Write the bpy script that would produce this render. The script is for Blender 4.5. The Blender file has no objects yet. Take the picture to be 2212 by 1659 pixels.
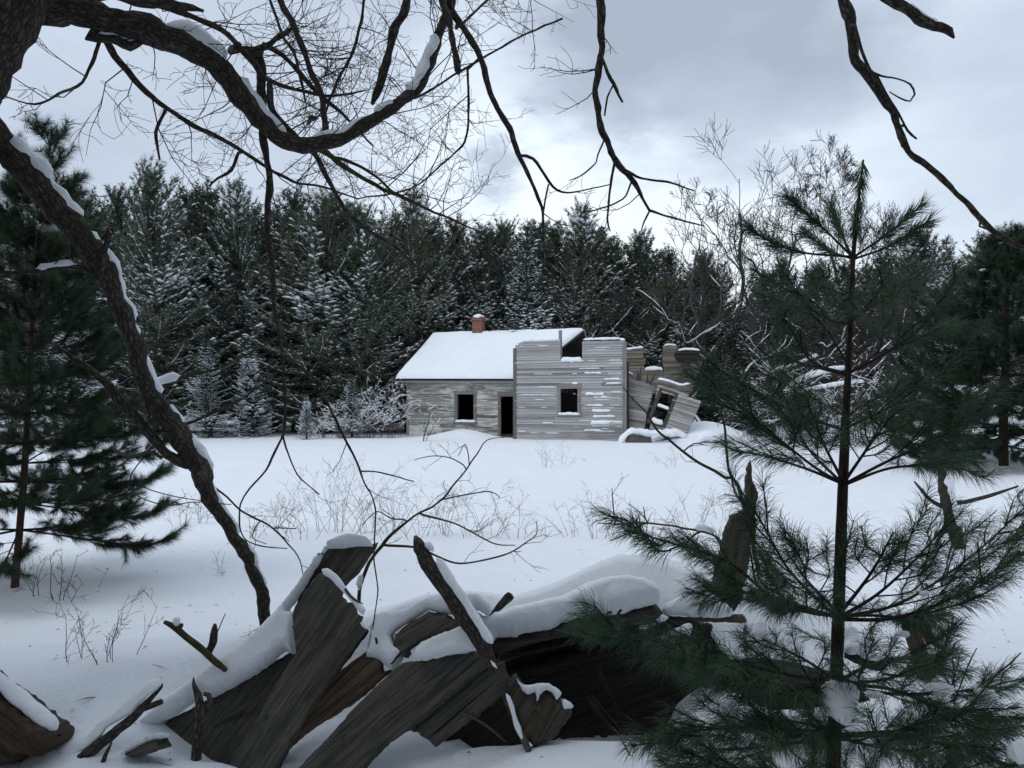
import bpy, math, random
import numpy as np
from mathutils import Vector
from mathutils.geometry import delaunay_2d_cdt

SC = bpy.context.scene
COL = SC.collection
RNG = np.random.default_rng(7)
random.seed(7)
R = math.radians
PITCH = R(0.95)
CAM = np.array([0.0, 0.0, 1.7])
FOC = 1840.0                       # focal length in photo units (the photo is 2212 units wide)
FW = np.array([0, math.cos(PITCH), math.sin(PITCH)])
UP = np.array([0, -math.sin(PITCH), math.cos(PITCH)])
RT = np.array([1.0, 0, 0])
Z = np.array([0, 0, 1.0])

def ray(px, py):
    px = np.asarray(px, float); py = np.asarray(py, float)
    a = ((px - 1106) / FOC)[..., None]; b = (-(py - 829.5) / FOC)[..., None]
    return a * RT + b * UP + FW

def P(px, py, d):
    return CAM + ray(px, py) * np.asarray(d, float)[..., None]

# ------------------------------------------------------------------ noise
def _h(i, j, k, s):
    n = (i * 374761393 + j * 668265263 + k * 2147483647 + s * 1274126177) & 0xffffffff
    n = ((n ^ (n >> 13)) * 1274126177) & 0xffffffff
    n = (n ^ (n >> 16)) & 0xffffffff
    return n.astype(np.float64) / 4294967295.0

def vn(p, sc=1.0, s=0):
    """value noise in -1..1"""
    q = np.asarray(p, float) * sc + 1000.0
    f = np.floor(q); t = q - f; t = t * t * (3 - 2 * t); f = f.astype(np.int64)
    r = 0
    for a in (0, 1):
        for b in (0, 1):
            for c in (0, 1):
                w = (t[..., 0] if a else 1 - t[..., 0]) * (t[..., 1] if b else 1 - t[..., 1]) * (t[..., 2] if c else 1 - t[..., 2])
                r = r + w * _h(f[..., 0] + a, f[..., 1] + b, f[..., 2] + c, s)
    return r * 2 - 1

def fbm(p, sc=1.0, o=3, s=0):
    r = 0; a = 1; n = 0
    for i in range(o):
        r = r + a * vn(p, sc * 2 ** i, s + i); n += a; a *= .5
    return r / n

def nrm(v):
    v = np.asarray(v, float)
    return v / np.maximum(np.linalg.norm(v, axis=-1, keepdims=True), 1e-9)

# ------------------------------------------------------------------ objects
BASE = {}

def tag(o, label=None, cat=None, group=None, kind=None):
    for k, v in (('label', label), ('category', cat), ('group', group), ('kind', kind)):
        if v: o[k] = v
    return o

def thing(name, loc, label, cat, group=None):
    o = bpy.data.objects.new(name, None); COL.objects.link(o)
    o.location = [float(c) for c in loc]; o.empty_display_size = .2
    BASE[o.name] = np.array(loc, float)
    return tag(o, label, cat, group)

def mesh(name, chunks, mat, smooth=True, off=(0, 0, 0)):
    V = []; LV = []; LT = []; G = []; n = 0; hasg = any(len(c) > 2 for c in chunks)
    for c in chunks:
        v = np.asarray(c[0], float); f = np.asarray(c[1], np.int64)
        if len(v) == 0 or len(f) == 0: continue
        V.append(v - np.asarray(off, float)); LV.append((f + n).ravel()); LT.append(np.full(len(f), f.shape[1]))
        if hasg: G.append(c[2] if len(c) > 2 else np.zeros_like(v))
        n += len(v)
    V = np.concatenate(V); LV = np.concatenate(LV); LT = np.concatenate(LT)
    me = bpy.data.meshes.new(name)
    me.vertices.add(len(V)); me.vertices.foreach_set('co', V.astype(np.float32).ravel())
    me.loops.add(len(LV)); me.loops.foreach_set('vertex_index', LV.astype(np.int32))
    me.polygons.add(len(LT))
    me.polygons.foreach_set('loop_start', np.concatenate([[0], np.cumsum(LT)[:-1]]).astype(np.int32))
    me.polygons.foreach_set('loop_total', LT.astype(np.int32))
    me.polygons.foreach_set('use_smooth', np.full(len(LT), bool(smooth)))
    if hasg:
        at = me.attributes.new('gco', 'FLOAT_VECTOR', 'POINT')
        at.data.foreach_set('vector', np.concatenate(G).astype(np.float32).ravel())
    me.update(calc_edges=True); me.validate()
    me.materials.append(mat)
    return me

def mk(name, chunks, mat, parent=None, smooth=True, loc=None):
    """one mesh object from chunks given in world coordinates"""
    if parent is not None: base = BASE[parent.name]
    else:
        if loc is None:
            a = np.concatenate([np.asarray(c[0], float) for c in chunks if len(c[0])])
            loc = (a[:, 0].mean(), a[:, 1].mean(), a[:, 2].min())
        base = np.array(loc, float)
    me = mesh(name, chunks, mat, smooth, base)
    o = bpy.data.objects.new(name, me); COL.objects.link(o)
    if parent is not None: o.parent = parent
    else: o.location = [float(c) for c in base]
    BASE[o.name] = base
    return o

def copy_tree(o, loc, rz=0.0, sc=1.0, label=None, group=None):
    c = o.copy(); COL.objects.link(c); c.location = [float(v) for v in loc]; c.rotation_euler = (0, 0, rz)
    c.scale = (sc, sc, sc) if np.isscalar(sc) else sc
    if label: c['label'] = label
    if group: c['group'] = group
    for ch in list(o.children):
        d = ch.copy(); COL.objects.link(d); d.parent = c
        for g in list(ch.children):
            e = g.copy(); COL.objects.link(e); e.parent = d
    return c

# ------------------------------------------------------------------ shapes
def spl(pts, step=None, n=None):
    """Catmull-Rom through rows (any number of columns); resampled"""
    p = np.asarray(pts, float)
    if len(p) == 2 and step is None and n is None: return p
    a = np.vstack([2 * p[0] - p[1], p, 2 * p[-1] - p[-2]])
    out = []
    for i in range(len(p) - 1):
        p0, p1, p2, p3 = a[i], a[i + 1], a[i + 2], a[i + 3]
        L = np.linalg.norm((p2 - p1)[:3])
        k = max(1, int(round(L / step))) if step else n
        t = (np.arange(k) / k)[:, None]
        out.append(.5 * ((2 * p1) + (-p0 + p2) * t + (2 * p0 - 5 * p1 + 4 * p2 - p3) * t ** 2 + (-p0 + 3 * p1 - 3 * p2 + p3) * t ** 3))
    out.append(p[-1:])
    return np.vstack(out)

def frames(p):
    t = np.gradient(p, axis=0); t = nrm(t)
    u = np.zeros_like(p)
    a = np.array([0, 0, 1.0]) if abs(t[0][2]) < .9 else np.array([1.0, 0, 0])
    v = nrm(a - t[0] * a.dot(t[0]))
    for i in range(len(p)):
        v = v - t[i] * v.dot(t[i]); l = np.linalg.norm(v)
        v = v / l if l > 1e-6 else nrm(np.cross(t[i], [1, .3, .2]))
        u[i] = v
    return t, u, np.cross(t, u)

def tube(p, r, k=8, rough=0.0, seed=0, nsc=9.0):
    p = np.asarray(p, float); n = len(p); r = np.broadcast_to(np.asarray(r, float), (n,))
    t, u, w = frames(p)
    a = np.arange(k) * 2 * math.pi / k
    ring = np.cos(a)[None, :, None] * u[:, None, :] + np.sin(a)[None, :, None] * w[:, None, :]
    v = p[:, None, :] + ring * r[:, None, None]
    if rough:
        v = v + ring * (fbm(v, nsc, 3, seed) * rough * 1.0)[..., None] * r[:, None, None]
    s = np.concatenate([[0], np.cumsum(np.linalg.norm(np.diff(p, axis=0), axis=1))])
    g = np.stack([np.broadcast_to(s[:, None], (n, k)), np.cos(a)[None, :] * r[:, None], np.sin(a)[None, :] * r[:, None]], -1) + seed * .37
    V = v.reshape(-1, 3); G = g.reshape(-1, 3)
    i = np.arange(n - 1)[:, None] * k; j = np.arange(k)[None, :]; j2 = (j + 1) % k
    F = np.stack([i + j, i + j2, i + k + j2, i + k + j], -1).reshape(-1, 4)
    V = np.vstack([V, p[0] - t[0] * r[0] * .3, p[-1] + t[-1] * r[-1] * .4]); G = np.vstack([G, G[:1], G[-1:]])
    q = np.arange(k); q2 = (q + 1) % k
    c0 = np.stack([np.full(k, n * k), q2, q, ], -1); c1 = np.stack([np.full(k, n * k + 1), (n - 1) * k + q, (n - 1) * k + q2], -1)
    T = np.vstack([c0, c1])
    return [(V, F, G), (V, T, G)]

def tubes_thin(polys, k=3):
    """many thin twigs: list of (pts, r0, r1)"""
    out = []
    for p, r0, r1 in polys:
        p = np.asarray(p, float)
        out.append(tube(p, np.linspace(r0, r1, len(p)), k)[0])
    return out

def loaf(p, w, h, k=9, rough=.12, seed=0, nsc=8.0, drop=.35):
    """a ridge of snow lying along a line: flat below, round above"""
    p = np.asarray(p, float); n = len(p)
    w = np.broadcast_to(np.asarray(w, float), (n,)); h = np.broadcast_to(np.asarray(h, float), (n,))
    t = nrm(np.gradient(p, axis=0))
    sd = np.cross(t, Z); l = np.linalg.norm(sd, axis=1, keepdims=True)
    sd = np.where(l > .15, sd / np.maximum(l, 1e-6), np.array([1.0, 0, 0]))
    up = nrm(np.cross(sd, t)); up = np.where(up[:, 2:3] < 0, -up, up)
    a = np.linspace(0, 2 * math.pi, k, endpoint=False)
    c = np.cos(a); s = np.where(np.sin(a) > 0, np.sin(a), np.sin(a) * drop)
    e = np.linspace(0, 1, n); L = np.concatenate([[0], np.cumsum(np.linalg.norm(np.diff(p, axis=0), axis=1))]); L_ = L[-1]
    m = np.minimum(L, L_ - L); rr = np.maximum(w, 1e-4) * 1.2
    tp = np.sqrt(np.clip(1 - (1 - np.clip(m / rr, 0, 1)) ** 2, .02, 1))
    off = sd[:, None, :] * (c[None, :] * (w * tp)[:, None])[..., None] + up[:, None, :] * (s[None, :] * (h * tp)[:, None])[..., None]
    v = p[:, None, :] + off
    if rough: v = v + nrm(off) * (fbm(v, nsc, 3, seed) * rough)[..., None] * np.minimum(w, h)[:, None, None] * 2 * tp[:, None, None]
    i = np.arange(n - 1)[:, None] * k; j = np.arange(k)[None, :]; j2 = (j + 1) % k
    F = np.stack([i + j, i + k + j, i + k + j2, i + j2], -1).reshape(-1, 4)
    V = np.vstack([v.reshape(-1, 3), p[:1], p[-1:]])
    q = np.arange(k); q2 = (q + 1) % k
    T = np.vstack([np.stack([np.full(k, n * k), q, q2], -1), np.stack([np.full(k, n * k + 1), (n - 1) * k + q2, (n - 1) * k + q], -1)])
    return [(V, F), (V, T)]

def blob(c, r, seed=0, amp=.25, nu=20, nv=12, nsc=None):
    th = np.linspace(0, 2 * math.pi, nu, endpoint=False); ph = np.linspace(0, math.pi, nv)
    d = np.stack([np.outer(np.sin(ph), np.cos(th)), np.outer(np.sin(ph), np.sin(th)), np.outer(np.cos(ph), np.ones(nu))], -1)
    r = np.asarray(r, float) * np.ones(3)
    f = 1 + amp * fbm(d, 1.6 if nsc is None else nsc, 3, seed)
    v = np.asarray(c) + d * r * f[..., None]
    i = np.arange(nv - 1)[:, None] * nu; j = np.arange(nu)[None, :]; j2 = (j + 1) % nu
    F = np.stack([i + j, i + nu + j, i + nu + j2, i + j2], -1).reshape(-1, 4)
    return [(v.reshape(-1, 3), F)]

BOXF = np.array([[0, 3, 2, 1], [4, 5, 6, 7], [0, 1, 5, 4], [1, 2, 6, 5], [2, 3, 7, 6], [3, 0, 4, 7]])
def box(o, a, b, c):
    """box from corner o along vectors a b c"""
    o, a, b, c = (np.asarray(x, float) for x in (o, a, b, c))
    V = np.array([o, o + a, o + a + b, o + b, o + c, o + a + c, o + a + b + c, o + b + c])
    la, lb, lc = np.linalg.norm(a), np.linalg.norm(b), np.linalg.norm(c)
    if la >= lb: G = np.array([[0, 0, 0], [la, 0, 0], [la, lb, 0], [0, lb, 0], [0, 0, lc], [la, 0, lc], [la, lb, lc], [0, lb, lc]])
    else: G = np.array([[0, 0, 0], [0, la, 0], [lb, la, 0], [lb, 0, 0], [0, 0, lc], [0, la, lc], [lb, la, lc], [lb, 0, lc]])
    G = G + (o.sum() * 3.7) % 31
    return (V, BOXF, G)

def inside(poly, q):
    x, y = q[:, 0], q[:, 1]; r = np.zeros(len(q), bool); n = len(poly)
    for i in range(n):
        x1, y1 = poly[i]; x2, y2 = poly[(i + 1) % n]
        c = ((y1 > y) != (y2 > y)) & (x < (x2 - x1) * (y - y1) / ((y2 - y1) if y2 != y1 else 1e-9) + x1)
        r ^= c
    return r

def bdist(poly, q):
    d = np.full(len(q), 1e9); n = len(poly)
    for i in range(n):
        a = poly[i]; b = poly[(i + 1) % n]; ab = b - a
        t = np.clip(((q - a) @ ab) / max(ab @ ab, 1e-9), 0, 1)
        d = np.minimum(d, np.linalg.norm(q - a - t[:, None] * ab, axis=1))
    return d

def inflate(outline, d0, gx=0.0, gy=0.0, tf=.05, tb=.05, rad=6.0, step=8.0, amp=0.0, nsc=10.0, jag=0.0, grain=0.0, up=0.0, seed=0, c=None, smooth_outline=False):
    """an outline (photo units, at a depth plane d0 + gx*dx + gy*dy) given real thickness: bulges tf towards the viewer, tb behind"""
    o = np.asarray(outline, float)
    if smooth_outline:
        o = spl(np.vstack([np.c_[o, np.zeros(len(o))], [[*o[0], 0]]]), step=step)[:-1, :2]
    else:
        q = []
        for i in range(len(o)):
            a, b = o[i], o[(i + 1) % len(o)]; k = max(1, int(np.linalg.norm(b - a) / step))
            q += [a + (b - a) * t / k for t in range(k)]
        o = np.array(q)
    if jag:
        z = np.c_[o, np.full(len(o), seed * 7.7)]
        o = o + np.stack([fbm(z, .09, 3, seed), fbm(z, .09, 3, seed + 50)], -1) * jag
    lo, hi = o.min(0), o.max(0)
    gxs, gys = np.meshgrid(np.arange(lo[0], hi[0], step), np.arange(lo[1], hi[1], step))
    q = np.stack([gxs.ravel(), gys.ravel()], -1); q = q + RNG.uniform(-.25, .25, q.shape) * step
    q = q[inside(o, q)]
    if len(q): q = q[bdist(o, q) > step * .45]
    # a ring close to the rim so that the edge is rounded
    al = np.vstack([o, q]); nb = len(o)
    vs, _, fs, *_ = delaunay_2d_cdt([Vector(v) for v in al], [(i, (i + 1) % nb) for i in range(nb)], [], 0, 1e-4)
    v2 = np.array([[v.x, v.y] for v in vs]); F = np.array([list(f) for f in fs if len(f) == 3])
    cen = (v2[F[:, 0]] + v2[F[:, 1]] + v2[F[:, 2]]) / 3
    F = F[inside(o, cen)]
    d = bdist(o, v2)
    onb = d < 1e-3
    f = np.sqrt(np.clip(1 - (1 - np.clip(d / rad, 0, 1)) ** 2, 0, 1)); f[onb] = 0
    c0 = np.asarray(c if c is not None else (lo + hi) / 2)
    dep = d0 + gx * (v2[:, 0] - c0[0]) + gy * (v2[:, 1] - c0[1])
    B = P(v2[:, 0], v2[:, 1], dep)
    def pp(x, y): return P(c0[0] + x, c0[1] + y, d0 + gx * x + gy * y)
    n = nrm(np.cross(pp(10, 0) - pp(0, 0), pp(0, -10) - pp(0, 0)))
    if n @ (CAM - pp(0, 0)) < 0: n = -n
    fd = nrm(n + up * Z)
    nz = fbm(B, nsc, 4, seed)
    Vf = B + fd * (tf * f)[:, None] + n * (amp * nz * np.minimum(f * 1.5, 1))[:, None]
    Vb = B - n * (tb * f)[:, None]
    ca, sa = math.cos(grain), math.sin(grain); m = d0 / FOC
    G = np.stack([(v2[:, 0] * ca + v2[:, 1] * sa) * m, (-v2[:, 0] * sa + v2[:, 1] * ca) * m, np.zeros(len(v2)) + seed], -1)
    a, b, e = v2[F[:, 0]], v2[F[:, 1]], v2[F[:, 2]]
    fl = ((b[:, 0] - a[:, 0]) * (e[:, 1] - a[:, 1]) - (b[:, 1] - a[:, 1]) * (e[:, 0] - a[:, 0])) > 0
    F = np.where(fl[:, None], F[:, ::-1], F)         # image y points down
    N = len(v2)
    idx = np.where(onb, np.arange(N), np.arange(N) + N)
    V = np.vstack([Vf, Vb]); Fb = idx[F][:, ::-1]
    return [(V, np.vstack([F, Fb]), np.vstack([G, G]))]

# ------------------------------------------------------------------ materials
def mat(name):
    m = bpy.data.materials.new(name); m.use_nodes = True
    nt = m.node_tree; b = nt.nodes['Principled BSDF']
    b.inputs['Roughness'].default_value = .85
    b.inputs['Specular IOR Level'].default_value = .2
    return m, nt, b

def nd(nt, t, **kw):
    n = nt.nodes.new(t)
    for k, v in kw.items():
        if k in n.inputs: n.inputs[k].default_value = v
        else: setattr(n, k, v)
    return n

def coord(nt, kind, scale):
    if kind == 'gco':
        a = nd(nt, 'ShaderNodeAttribute', attribute_name='gco'); s = a.outputs['Vector']
    elif kind == 'world':
        a = nd(nt, 'ShaderNodeNewGeometry'); s = a.outputs['Position']
    else:
        a = nd(nt, 'ShaderNodeTexCoord'); s = a.outputs['Object']
    mp = nd(nt, 'ShaderNodeMapping'); mp.inputs['Scale'].default_value = scale
    nt.links.new(s, mp.inputs['Vector'])
    return mp.outputs['Vector']

def noise(nt, vec, scale, detail=4, rough=.6):
    n = nd(nt, 'ShaderNodeTexNoise'); n.inputs['Scale'].default_value = scale; n.inputs['Detail'].default_value = detail; n.inputs['Roughness'].default_value = rough
    nt.links.new(vec, n.inputs['Vector']); return n.outputs['Fac']

def ramp(nt, fac, stops):
    r = nd(nt, 'ShaderNodeValToRGB'); e = r.color_ramp.elements
    while len(e) < len(stops): e.new(.5)
    for x, (p, c) in zip(e, stops):
        x.position = p; x.color = (*c, 1) if len(c) == 3 else c
    nt.links.new(fac, r.inputs['Fac']); return r.outputs['Color']

def mix(nt, fac, a, b, mode='MIX'):
    m = nd(nt, 'ShaderNodeMix', data_type='RGBA', blend_type=mode)
    for s, i in ((fac, 0), (a, 6), (b, 7)):
        if hasattr(s, 'links'): nt.links.new(s, m.inputs[i])
        else: m.inputs[i].default_value = s if np.isscalar(s) else (*s, 1)
    return m.outputs[2]

def bump(nt, b, h, strength, dist):
    n = nd(nt, 'ShaderNodeBump'); n.inputs['Strength'].default_value = strength; n.inputs['Distance'].default_value = dist
    nt.links.new(h, n.inputs['Height']); nt.links.new(n.outputs[0], b.inputs['Normal'])

def m_snow(name='snow', c=(.85, .885, .925), bs=.5, dist=.02, sc=19):
    m, nt, b = mat(name)
    v = coord(nt, 'world', (1, 1, 1))
    f = noise(nt, v, sc, 5, .65); g = noise(nt, v, 2.2, 3)
    col = mix(nt, ramp(nt, g, [(.35, (0, 0, 0)), (.7, (1, 1, 1))]), tuple(x * .965 for x in c), c)
    nt.links.new(col, b.inputs['Base Color'])
    b.inputs['Roughness'].default_value = .7
    bump(nt, b, f, bs, dist)
    return m

def m_wood(name, dark, light, accent=None, along=2.0, across=34.0, bs=.6, dist=.006, moss=None):
    m, nt, b = mat(name)
    v = coord(nt, 'gco', (along, across, across))
    g = noise(nt, v, 1.0, 6, .65)
    v2 = coord(nt, 'gco', (1.3, 3.2, 3.2)); h = noise(nt, v2, 1.0, 4)
    col = ramp(nt, g, [(.3, dark), (.5, tuple((a + c) / 2 for a, c in zip(dark, light))), (.72, light)])
    if accent: col = mix(nt, ramp(nt, h, [(.48, (0, 0, 0)), (.66, (1, 1, 1))]), col, mix(nt, .75, col, accent))
    if moss:
        v3 = coord(nt, 'gco', (7, 7, 7)); k = noise(nt, v3, 1.0, 5, .7)
        col = mix(nt, ramp(nt, k, [(.56, (0, 0, 0)), (.64, (1, 1, 1))]), col, moss)
    v6 = coord(nt, 'gco', (along * 2.5, across * 2.6, across * 2.6)); g2 = noise(nt, v6, 1.0, 5, .7)
    col = mix(nt, 1.0, col, ramp(nt, g2, [(.3, (.45, .45, .45)), (.7, (1.35, 1.33, 1.3))]), 'MULTIPLY')
    v7 = coord(nt, 'gco', (9, 14, 14)); g7 = noise(nt, v7, 1.0, 6, .75)
    col = mix(nt, ramp(nt, g7, [(.60, (0, 0, 0)), (.70, (.7, .7, .7))]), col, tuple(x * .45 for x in dark))
    g = mix(nt, .5, g, g2)
    # long checks in the grain
    v4 = coord(nt, 'gco', (.9, 22, 22)); c4 = noise(nt, v4, 1.0, 2, .4)
    crack = ramp(nt, c4, [(.25, (1, 1, 1)), (.29, (0, 0, 0))])
    col = mix(nt, crack, col, tuple(x * .3 for x in dark))
    nt.links.new(col, b.inputs['Base Color'])
    hh = mix(nt, crack, g, (0, 0, 0))
    bump(nt, b, hh, bs, dist)
    return m

def m_bark(name, dark, light, sc=26, along=.28, bs=1.0, dist=.012, lichen=None):
    m, nt, b = mat(name)
    v = coord(nt, 'gco', (sc * along, sc, sc))
    w = nd(nt, 'ShaderNodeTexVoronoi'); w.feature = 'DISTANCE_TO_EDGE'; w.inputs['Scale'].default_value = 1.0
    n = noise(nt, v, 1.6, 5, .7)
    vv = nd(nt, 'ShaderNodeVectorMath', operation='ADD'); nt.links.new(v, vv.inputs[0])
    nn = nd(nt, 'ShaderNodeTexNoise'); nn.inputs['Scale'].default_value = .8; nt.links.new(v, nn.inputs['Vector']); nt.links.new(nn.outputs['Color'], vv.inputs[1])
    nt.links.new(vv.outputs[0], w.inputs['Vector'])
    e = ramp(nt, w.outputs['Distance'], [(.0, (0, 0, 0)), (.3, (1, 1, 1))])
    col = mix(nt, e, dark, ramp(nt, n, [(.3, dark), (.75, light)]))
    if lichen:
        v3 = coord(nt, 'gco', (5, 9, 9)); k = noise(nt, v3, 1.0, 5, .7)
        col = mix(nt, ramp(nt, k, [(.6, (0, 0, 0)), (.7, (1, 1, 1))]), col, lichen)
    nt.links.new(col, b.inputs['Base Color'])
    bump(nt, b, mix(nt, .4, e, n), bs, dist)
    return m

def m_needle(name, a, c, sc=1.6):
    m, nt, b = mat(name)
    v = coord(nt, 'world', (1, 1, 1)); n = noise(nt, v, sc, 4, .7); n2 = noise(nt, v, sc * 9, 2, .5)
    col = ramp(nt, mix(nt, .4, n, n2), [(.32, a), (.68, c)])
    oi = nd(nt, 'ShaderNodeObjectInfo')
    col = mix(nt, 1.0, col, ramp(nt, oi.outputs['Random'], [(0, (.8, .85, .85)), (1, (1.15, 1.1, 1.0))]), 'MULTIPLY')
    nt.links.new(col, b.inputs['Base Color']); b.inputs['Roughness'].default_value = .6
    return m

M = {}
M['snow'] = m_snow()
M['snow_fluff'] = m_snow('snow_fluff', bs=.6, dist=.015, sc=40)
M['bark'] = m_bark('bark', (.022, .018, .016), (.145, .122, .104), sc=55, along=.4, bs=.9, dist=.008, lichen=(.12, .12, .10))
M['twig'] = m_bark('twig', (.03, .025, .021), (.10, .085, .075), sc=60, dist=.002)
M['twig_olive'] = m_bark('twig_olive', (.035, .03, .014), (.13, .11, .05), sc=60, dist=.002)
M['weed'] = m_bark('weed', (.06, .04, .03), (.16, .12, .095), sc=60, dist=.001)
M['far_bark'] = m_bark('far_bark', (.03, .028, .027), (.11, .101, .094), sc=8, dist=.01)
M['grey_bark'] = m_bark('grey_bark', (.048, .045, .043), (.15, .138, .126), sc=8, dist=.01)
M['pine_bark'] = m_bark('pine_bark', (.018, .013, .01), (.075, .052, .04), sc=34, dist=.006)
M['red_bark'] = m_bark('red_bark', (.05, .025, .018), (.16, .085, .06), sc=26, dist=.006)
M['needle'] = m_needle('needle', (.024, .054, .034), (.08, .135, .078), 4)
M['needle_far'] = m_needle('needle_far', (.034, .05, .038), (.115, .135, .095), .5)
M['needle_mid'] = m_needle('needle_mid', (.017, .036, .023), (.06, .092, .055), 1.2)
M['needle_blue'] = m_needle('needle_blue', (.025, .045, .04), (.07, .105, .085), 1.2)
M['plank'] = m_wood('plank', (.034, .031, .028), (.135, .125, .11), accent=(.05, .052, .04))
M['plank_brown'] = m_wood('plank_brown', (.045, .031, .021), (.23, .17, .12), accent=(.06, .045, .035))
M['log_brown'] = m_wood('log_brown', (.02, .014, .010), (.09, .064, .045), along=3, across=22, dist=.015)
M['rot'] = m_wood('rot', (.022, .019, .016), (.10, .088, .072), moss=(.085, .095, .065), dist=.012)
M['rot_and_shade'] = m_wood('rot_and_shade', (.011, .010, .009), (.045, .04, .035))  # near-black rotten wood, also used to paint shade in and under the heap
M['clap'] = None

def crinkle(ch, sc, amp, seed=0):
    """fine crumbs on a snow lump"""
    out = []
    for c in ch:
        v = c[0]; n = nrm(v - v.mean(0)); out.append((v + n * (fbm(v, sc, 3, seed) * amp)[:, None], *c[1:]))
    return out
# ================================================================== camera, sky, sun
cd = bpy.data.cameras.new('camera'); cd.sensor_width = 36; cd.lens = 36 * FOC / 2212; cd.clip_start = .05; cd.clip_end = 3000
co = bpy.data.objects.new('camera', cd); COL.objects.link(co); co.location = CAM; co.rotation_euler = (R(90) + PITCH, 0, 0)
SC.camera = co
SUN_EL, SUN_AZ = R(50), R(-122)           # azimuth measured from straight ahead, positive to the right
SC.view_settings.view_transform = 'Standard'; SC.view_settings.look = 'None'; SC.view_settings.exposure = 0.0; SC.view_settings.gamma = 1
sd = bpy.data.lights.new('sun', 'SUN'); sd.energy = .9; sd.angle = R(40); sd.color = (1, .97, .93)
so = bpy.data.objects.new('sun', sd); COL.objects.link(so)
sdir = Vector((math.sin(SUN_AZ) * math.cos(SUN_EL), math.cos(SUN_AZ) * math.cos(SUN_EL), math.sin(SUN_EL)))
so.rotation_euler = sdir.to_track_quat('Z', 'Y').to_euler(); so.location = (0, 0, 30)

w = bpy.data.worlds.new('World'); SC.world = w; w.use_nodes = True
nt = w.node_tree; bg = nt.nodes['Background']; bg.inputs['Strength'].default_value = .124
sky = nd(nt, 'ShaderNodeTexSky', sky_type='NISHITA'); sky.sun_disc = False; sky.sun_elevation = SUN_EL; sky.sun_rotation = SUN_AZ
tc = nd(nt, 'ShaderNodeTexCoord')
def wmath(op, a, b=None, c=None):
    n = nd(nt, 'ShaderNodeMath', operation=op)
    for i, x in enumerate((a, b, c)):
        if x is None: continue
        if hasattr(x, 'links'): nt.links.new(x, n.inputs[i])
        else: n.inputs[i].default_value = x
    return n.outputs[0]
sx = nd(nt, 'ShaderNodeSeparateXYZ'); nt.links.new(tc.outputs['Generated'], sx.inputs[0])
elev = sx.outputs['Z']
mp = nd(nt, 'ShaderNodeMapping'); mp.inputs['Scale'].default_value = (1.0, 1.0, 2.2); nt.links.new(tc.outputs['Generated'], mp.inputs['Vector'])
c1 = noise(nt, mp.outputs[0], 2.6, 5, .55); c2 = noise(nt, mp.outputs[0], 7, 5, .6)
def skyblob(px, py, s0, s1):
    d = nrm(ray(px, py))
    n = nd(nt, 'ShaderNodeVectorMath', operation='DISTANCE'); n.inputs[1].default_value = d
    nt.links.new(tc.outputs['Generated'], n.inputs[0])
    m = nd(nt, 'ShaderNodeMapRange', interpolation_type='SMOOTHSTEP'); m.inputs['From Min'].default_value = s0; m.inputs['From Max'].default_value = s1
    m.inputs['To Min'].default_value = 1; m.inputs['To Max'].default_value = 0
    w_ = wmath('MULTIPLY_ADD', wmath('SUBTRACT', c2, .5), .22, n.outputs['Value'])
    nt.links.new(w_, m.inputs['Value']); return m.outputs[0]
gr = nd(nt, 'ShaderNodeMapRange', interpolation_type='SMOOTHSTEP'); gr.inputs['From Min'].default_value = .02; gr.inputs['From Max'].default_value = .42
nt.links.new(elev, gr.inputs['Value'])
v = wmath('MULTIPLY_ADD', gr.outputs[0], -.2, .80)
v = wmath('MULTIPLY_ADD', wmath('SUBTRACT', c1, .5), .8, v)
v = wmath('MULTIPLY_ADD', skyblob(1520, 60, .07, .24), -.55, v)
v = wmath('MULTIPLY_ADD', skyblob(1270, 150, .02, .16), -.26, v)
v = wmath('MULTIPLY_ADD', skyblob(1075, 348, .01, .075), -.5, v)
v = wmath('MULTIPLY_ADD', skyblob(1330, 440, .05, .34), .35, v)
v = wmath('MULTIPLY_ADD', skyblob(300, 250, .1, .40), -.12, v)
cc = ramp(nt, v, [(.2, (3.5, 4.08, 4.98)), (.55, (5.0, 5.72, 6.8)), (.8, (7.0, 7.85, 8.75)), (1.0, (8.2, 8.9, 9.4))])
fin = mix(nt, .94, sky.outputs[0], cc)
nt.links.new(fin, bg.inputs['Color'])

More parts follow.
